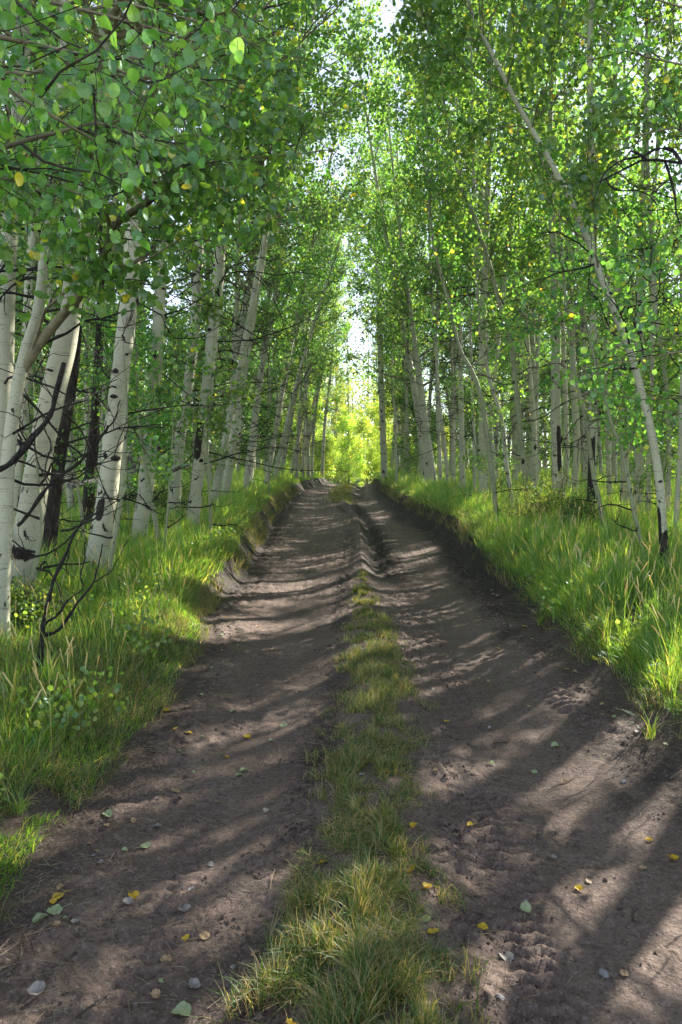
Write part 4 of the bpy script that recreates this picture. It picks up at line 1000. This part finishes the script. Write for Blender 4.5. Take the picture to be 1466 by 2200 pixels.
def log(pts, y0, y1, w0, w1, label, name='fallen_log', m='log', cat='fallen log', twigs=6):
    P = np.array([at(a, b, yy) for (a, b), yy in zip(pts, np.linspace(y0, y1, len(pts)))])
    P = smooth_path(P, 24); foot = P[12].copy(); mb = MB()
    ym = .5 * (y0 + y1)
    r_ = np.linspace(w0, w1, 24) * ym / F / 2 * (1 + .05 * rng.normal(0, 1, 24))
    v, q = tubes(P[None], r_[None], 12, .03); mb.add(v, [(q, 0)])
    for e in (0, -1):
        ring = v.reshape(24, 12, 3)[e]; mb.add(np.vstack([ring.mean(0), ring]), [(np.array([[0, 1 + j, 1 + (j + 1) % 12] for j in range(12)]), 0)])
    root = tree_thing(name, foot, label, cat)
    link('stem', rel(mb, foot).mesh('stem'), [M[m]], root)
    if twigs:
        t = rng.uniform(.1, .9, twigs); A = along(np.repeat(P[None], twigs, 0), t)[0]
        D = rng.normal(0, 1, (twigs, 3)); D[:, 2] = np.abs(D[:, 2]); S = sprout(A, D, rng.uniform(.3, 1.0, twigs), 6, .25, 0)
        mb = MB(); v, q = tubes(S, np.linspace(.010, .003, 6)[None], 4); mb.add(v, [(q, 0)])
        link('branches', rel(mb, foot).mesh('branches'), [M['knot']], root)
log([(255, 1000), (330, 965), (400, 930)], 10.6, 12.6, 17, 10, 'grey weathered log leaning up to the right behind the tall straight aspen')
log([(150, 1045), (215, 1030), (290, 1000)], 9.4, 10.6, 12, 10, 'dark log lying behind the dead trunks, lower end left')
log([(290, 1012), (330, 1010), (410, 1000)], 13, 14.5, 9, 5, 'thin pale fallen pole below the grey log')
log([(180, 1080), (330, 1060)], 12, 13, 16, 12, 'dark log half sunk in grass between the trunks on the left', m='dead')
def stick(name, lines, label, m='knot', cat='dead branch'):
    P0 = at(lines[0][0][0][0], lines[0][0][0][1], lines[0][1]); mb = MB()
    for pts, y_, w0, w1 in lines:
        ys_ = np.linspace(y_, y_ + rng.uniform(-.15, .2), len(pts))
        P = smooth_path(np.array([at(a, b, yy) for (a, b), yy in zip(pts, ys_)]), 22)
        P += np.cumsum(rng.normal(0, .0035, P.shape), 0)
        v, q = tubes(P[None], (np.linspace(w0, w1, 22) * y_ / F / 2)[None] * (1 + .14 * rng.normal(0, 1, 22)), 7, .10); mb.add(v, [(q, 0)])
    o = link(name, rel(mb, P0).mesh(name), [M[m]], None, tuple(P0), label=label, category=cat)
stick('dead_branch', [([(86, 1430), (88, 1390), (92, 1350), (100, 1310), (110, 1260), (132, 1210), (150, 1180), (166, 1140), (190, 1110), (240, 1090)], 4.1, 13, 3),
      ([(92, 1345), (120, 1325), (150, 1290), (182, 1260)], 4.1, 7, 2.5), ([(90, 1365), (125, 1350), (165, 1300), (200, 1255), (212, 1215), (225, 1160)], 4.1, 9, 2.5),
      ([(182, 1262), (174, 1240), (186, 1190), (188, 1150)], 4.1, 4, 2), ([(200, 1255), (245, 1215), (268, 1160)], 4.15, 3, 1.5),
      ([(130, 1140), (150, 1135), (180, 1120), (215, 1105), (258, 1080)], 4.15, 5, 2), ([(150, 1180), (148, 1215), (138, 1245)], 4.1, 2.5, 1.5)],
      'black branching dead stick standing in the grass before the left trunks')
stick('dead_branch', [([(-60, 1030), (0, 1010), (22, 1000), (60, 960), (95, 915), (118, 870), (130, 820), (139, 785)], 4.4, 14, 10), ([(28, 995), (70, 940), (105, 905), (80, 870)], 4.4, 4, 2),
      ([(95, 915), (110, 960), (98, 1010), (108, 1060), (90, 1120)], 4.4, 3.5, 2)],
      'thick black broken limb slanting up in front of the thickest aspen')
stick('dead_branch', [([(40, 1130), (110, 1040), (180, 985), (215, 945), (240, 910)], 5.0, 9, 6), ([(215, 945), (250, 890), (258, 850)], 5.0, 4, 2), ([(110, 1040), (90, 1010), (80, 960), (85, 900)], 5.0, 3.5, 2), ([(60, 1200), (120, 1180), (200, 1110), (290, 1060)], 5.0, 5, 2)],
      'slanting dead branch reaching right to the tall straight aspen')

# ------------------------------------------------------------------ things lying on the track
def fallen_mesh(k, lobes=False):
    n = 18; a = np.linspace(0, 2 * math.pi, n + 1)[:-1]
    V = [[0, 0, 0]]; cu = rng.uniform(-.5, 1.4); fo_ = rng.uniform(.0, 1.3); ax = rng.uniform(0, 3.14)
    for f_ in (.5, 1.0):
        for t in a:
            rr = (1 + .06 * math.sin(t * 9 + k)) * (1 + .18 * math.exp(-((t if t < math.pi else t - 2 * math.pi) / .25) ** 2)) * (1 - .22 * math.exp(-(abs(t - math.pi) / .35) ** 2))
            V.append([f_ * rr * math.cos(t), f_ * rr * .95 * math.sin(t), 0])
    V = np.array(V) * .022
    z = (fo_ * np.abs(V[:, 1]) * .55 + cu * (V[:, 0] ** 2) * 18 + .0018 * np.sin(V[:, 0] * 300 + k) + .0015 * np.sin(V[:, 1] * 260))
    V[:, 2] = z - z.min()
    f1 = np.array([[0, 1 + j, 1 + (j + 1) % n] for j in range(n)]); f2 = np.array([[1 + j, 1 + n + j, 1 + n + (j + 1) % n, 1 + (j + 1) % n] for j in range(n)])
    mb = MB(); mb.add(V, [(f1, 0), (f2, 0)])
    P = np.array([[[-.018, 0, V[:, 2].min() + .002], [-.034, .004, .006], [-.050, .010 * (k % 3 - 1), .002]]])
    v, q = tubes(P, np.full((1, 3), .0008), 4); mb.add(v, [(q, 0)])
    return mb.mesh('fallen_leaf')
FL = {}
for cn in ('fyellow', 'fgreen', 'fgrey', 'ftan'):
    FL[cn] = []
    for k in range(5):
        me = fallen_mesh(k); me.materials.append(M[cn]); FL[cn].append(me)
CNAME = {'fyellow': 'bright yellow', 'fgreen': 'pale green', 'fgrey': 'greyish white', 'ftan': 'tan'}
def drop(p, cn, label, group=None, s=1.0, name='fallen_leaf'):
    x, y = p[0], p[1]
    z = float(terrain(np.array([x]), np.array([y]), True)[0])
    o = link(name, FL[cn][rng.integers(5)], None, None, (x, y, z + .003), label=label, category='leaf', group=group)
    o.rotation_euler = (rng.normal(0, .18), rng.normal(0, .18), rng.uniform(0, 6.28)); s *= rng.uniform(.85, 1.15); o.scale = (s, s, s)
for (px, py, cn, s, lb) in ((390, 2180, 'fgreen', 1.25, 'large pale green leaf at the bottom of the left wheel track'), (288, 1928, 'fyellow', .9, 'yellow leaf standing up beside a grey one on the left wheel track'),
        (276, 1942, 'fgrey', .9, 'grey leaf touching the upright yellow one'), (398, 1960, 'fgrey', 1.0, 'pale curled leaf on the smooth middle of the left wheel track'),
        (119, 1968, 'fgreen', 1.1, 'right one of the paired green leaves at the left road edge'), (86, 1978, 'fgreen', 1.1, 'left one of the paired green leaves at the left road edge'),
        (125, 1930, 'fyellow', .8, 'crumpled yellow leaf above the paired green leaves'), (312, 1825, 'fgreen', .9, 'curled leaf with its stalk up on the left wheel track'),
        (376, 1700, 'ftan', 1.1, 'tan leaf lying flat at the edge of the left wheel track'), (336, 1778, 'fgrey', .9, 'whitish leaf left of a shadow band on the left wheel track'),
        (398, 2013, 'fyellow', .7, 'crumpled yellow and brown leaf near the front of the left wheel track'), (440, 2008, 'ftan', .8, 'dark curled leaf beside the crumpled yellow one'),
        (358, 2065, 'ftan', .8, 'small tan leaf near the front of the left wheel track'), (415, 2123, 'fgrey', .9, 'pale leaf with long stalk near the bottom of the left wheel track'),
        (80, 2130, 'fgrey', 1.0, 'whitish leaf in the near left corner of the track'), (526, 1657, 'fgreen', 1, 'upper of two flat green leaves mid left wheel track'),
        (515, 1664, 'fgreen', .9, 'lower of two flat green leaves mid left wheel track'), (531, 1586, 'fyellow', .9, 'yellow leaf with a dark twig on the sunlit left wheel track'),
        (610, 1560, 'fgreen', 1.1, 'pale leaf casting a shadow high on the left wheel track'), (500, 1527, 'fgreen', .9, 'light green leaf in a shadow band of the left wheel track'),
        (358, 1530, 'fyellow', 1.0, 'yellow leaf at the grassy left road edge'), (230, 1748, 'fgreen', 1.0, 'pale green leaf at the foot of the left verge'),
        (882, 1876, 'fyellow', 1.0, 'orange yellow leaf on the right side of the middle strip'), (917, 1911, 'fyellow', .9, 'yellow leaf at the right rim of the middle strip'),
        (931, 2010, 'fyellow', .8, 'dull yellow leaf on the near middle strip'), (1036, 1990, 'fyellow', 1.0, 'yellow leaf with its stalk down on the near right wheel track'),
        (915, 1978, 'fgreen', 1.0, 'pale green leaf on the near middle strip'), (1130, 1956, 'fgreen', .9, 'pale green leaf on the shaded right wheel track'),
        (1187, 1846, 'fgrey', .9, 'pale leaf below the bright streaks on the right wheel track'), (1012, 1778, 'fyellow', .8, 'yellow leaf in the bright streak beside the strip'),
        (1089, 2055, 'fgrey', 1.2, 'folded grey leaf near the front of the right wheel track'), (1447, 1845, 'fyellow', 1.0, 'yellow leaf by the right frame edge'),
        (1193, 1606, 'fgreen', 1.0, 'pale leaf with its stalk up on the right wheel track'), (1055, 1645, 'fgreen', .9, 'pale leaf lying in a shadow band of the right wheel track'),
        (960, 1552, 'fyellow', .7, 'small round yellow leaf on the right wheel track'), (1218, 1440, 'ftan', 1.0, 'tan leaf beside the tyre prints'),
        (910, 2178, 'ftan', 1.4, 'large dull leaf at the very front of the middle strip'), (630, 2198, 'fyellow', 1.0, 'yellow leaf at the bottom edge on the middle strip'),
        (835, 1660, 'fyellow', .9, 'yellow green leaf in the grass midway up the middle strip'), (890, 1775, 'fyellow', .8, 'small yellow leaf in the grass of the middle strip'),
        (690, 1855, 'fyellow', .8, 'dark spotted yellow leaf at the left rim of the middle strip'), (775, 1920, 'fgreen', 1.0, 'olive leaf lying on the middle strip grass')):
    p = hit(px, py); drop(p, cn, lb, None, s)
lk = [(-1, 'left wheel track'), (1, 'right wheel track'), (0, 'middle grass strip')]
for k in range(258):
    y = 1.9 * (17 / 1.9) ** (rng.random() ** .8); c, a, b = [float(q) for q in lat(np.array([y]))]
    sd_ = rng.choice([-1, 1, 0], p=[.43, .40, .17]); u_ = rng.random() ** .8 if k % 2 else 1 - abs(rng.normal(0, .12)) % 1
    x = a + .05 + (c - .3 - a) * (1 - u_) if sd_ < 0 else c + .3 + (b - c - .25) * u_ if sd_ > 0 else c + rng.normal(0, .13)
    cn = rng.choice(['fgreen', 'fgrey', 'ftan', 'fyellow'], p=[.24, .33, .36, .07])
    zn = dict(lk)[int(sd_)]; dn = 'nearer' if y < 5 else 'farther'
    drop((x, y), cn, 'small %s fallen leaf scattered on the %s part of the %s' % (CNAME[cn], dn, zn), '%s leaves on the %s part of the %s' % (CNAME[cn], dn, zn), .62)
def stone(px, py, s, lb):
    p = hit(px, py); n = 10; mb = MB(); V = []
    for i in range(1, 6):
        for j in range(n):
            a = j * 2 * math.pi / n; t = i * math.pi / 6; V.append([math.sin(t) * math.cos(a), math.sin(t) * math.sin(a) * .75, math.cos(t) * .55])
    V = np.array(V + [[0, 0, .55], [0, 0, -.55]]) * (1 + rng.normal(0, .09, (52, 1))) * s
    Qs = [[i * n + j, i * n + (j + 1) % n, (i + 1) * n + (j + 1) % n, (i + 1) * n + j] for i in range(4) for j in range(n)]
    Ts = [[50, (j + 1) % n, j] for j in range(n)] + [[51, 40 + j, 40 + (j + 1) % n] for j in range(n)]
    mb.add(V, [(np.array(Qs), 0), (np.array(Ts), 0)])
    o = link('stone', mb.mesh('stone', False), [M['stone']], None, (p[0], p[1], p[2] + s * .22), label=lb, category='stone'); o.rotation_euler[2] = rng.uniform(0, 6)
stone(1075, 2150, .020, 'smooth pale stone with a dark side near the bottom of the right wheel track')
stone(1298, 2093, .017, 'small tan stone right of a dark churned patch')
stone(1130, 1938, .010, 'tiny grey stone in the shade of the right wheel track')
stone(500, 2090 - 10, .010, 'tiny dark pebble near the front of the left wheel track')
stone(1340, 1680, .014, 'grey stone at the churned right edge of the track')
def twig(px, py, L, az, r, lb, m='twig'):
    p = hit(px, py); D = np.array([[math.cos(az), math.sin(az), 0.]])
    P = sprout(np.array([[0, 0, r]]), D, np.array([L]), 9, .12, 0); P[..., 2] = r + .004
    A = sprout(P[:, 5], D + [[.3, .5, 0]], np.array([L * .3]), 9, .12, 0); A[..., 2] = r + .004
    mb = MB()
    for Q_ in (P, A):
        for i in range(9): Q_[0, i, 2] = ground_z(p[0] + Q_[0, i, 0], p[1] + Q_[0, i, 1]) - p[2] + r + .003
    for Q_, w_ in ((P, 1), (A, .6)):
        v, q = tubes(Q_, (r * w_ * np.linspace(1, .5, 9))[None], 6, .05); mb.add(v, [(q, 0)])
    link('twig', mb.mesh('twig'), [M[m]], None, tuple(p), label=lb, category='twig')
twig(1362, 1985, .09, 1.5, .004, 'short brown stick on the shaded right wheel track')
twig(735, 2010, .26, .15, .009, 'thick brown stick lying across the middle strip', 'limb')
twig(640, 1700, .12, .3, .002, 'thin twig on the left wheel track'); twig(165, 2190, .12, 1.1, .003, 'dark twig at the bottom left corner')
twig(560, 1895, .10, 2.2, .002, 'fine twig beside the left rim of the middle strip'); twig(1060, 1600, .10, .6, .003, 'small twig among bright streaks on the right wheel track')
twig(890, 1150, .9, .25, .012, 'pale root lying across the far right wheel track', 'limb'); twig(905, 1195, .35, .1, .02, 'short thick stick in the far right wheel track', 'limb')
twig(500, 1248, .5, 2.8, .008, 'bare root sticking out of the left bank', 'limb'); twig(600, 1090, .8, .4, .01, 'thin root along the foot of the far left bank', 'limb')
print('faces', sum(len(m.polygons) for m in bpy.data.meshes), 'objects', len(bpy.data.objects))

# ------------------------------------------------------------------ air
bx = np.array([[x, y, z] for x in (-180, 180) for y in (-6, 320) for z in (-6, 24)], float)
hz = make_mesh('haze', bx, [(np.array([[0, 1, 3, 2], [4, 6, 7, 5], [0, 4, 5, 1], [2, 3, 7, 6], [0, 2, 6, 4], [1, 5, 7, 3]]), 0)], False)
hm = bpy.data.materials.new('air'); hm.use_nodes = True; hm.node_tree.nodes.clear()
pv = hm.node_tree.nodes.new('ShaderNodeVolumePrincipled'); pv.inputs['Density'].default_value = .0008; pv.inputs['Color'].default_value = (.86, .93, 1, 1); pv.inputs['Anisotropy'].default_value = .35
ho = hm.node_tree.nodes.new('ShaderNodeOutputMaterial'); hm.node_tree.links.new(pv.outputs[0], ho.inputs['Volume'])
link('haze', hz, hm, kind='stuff', label='thin pale summer air between the trees', category='haze')
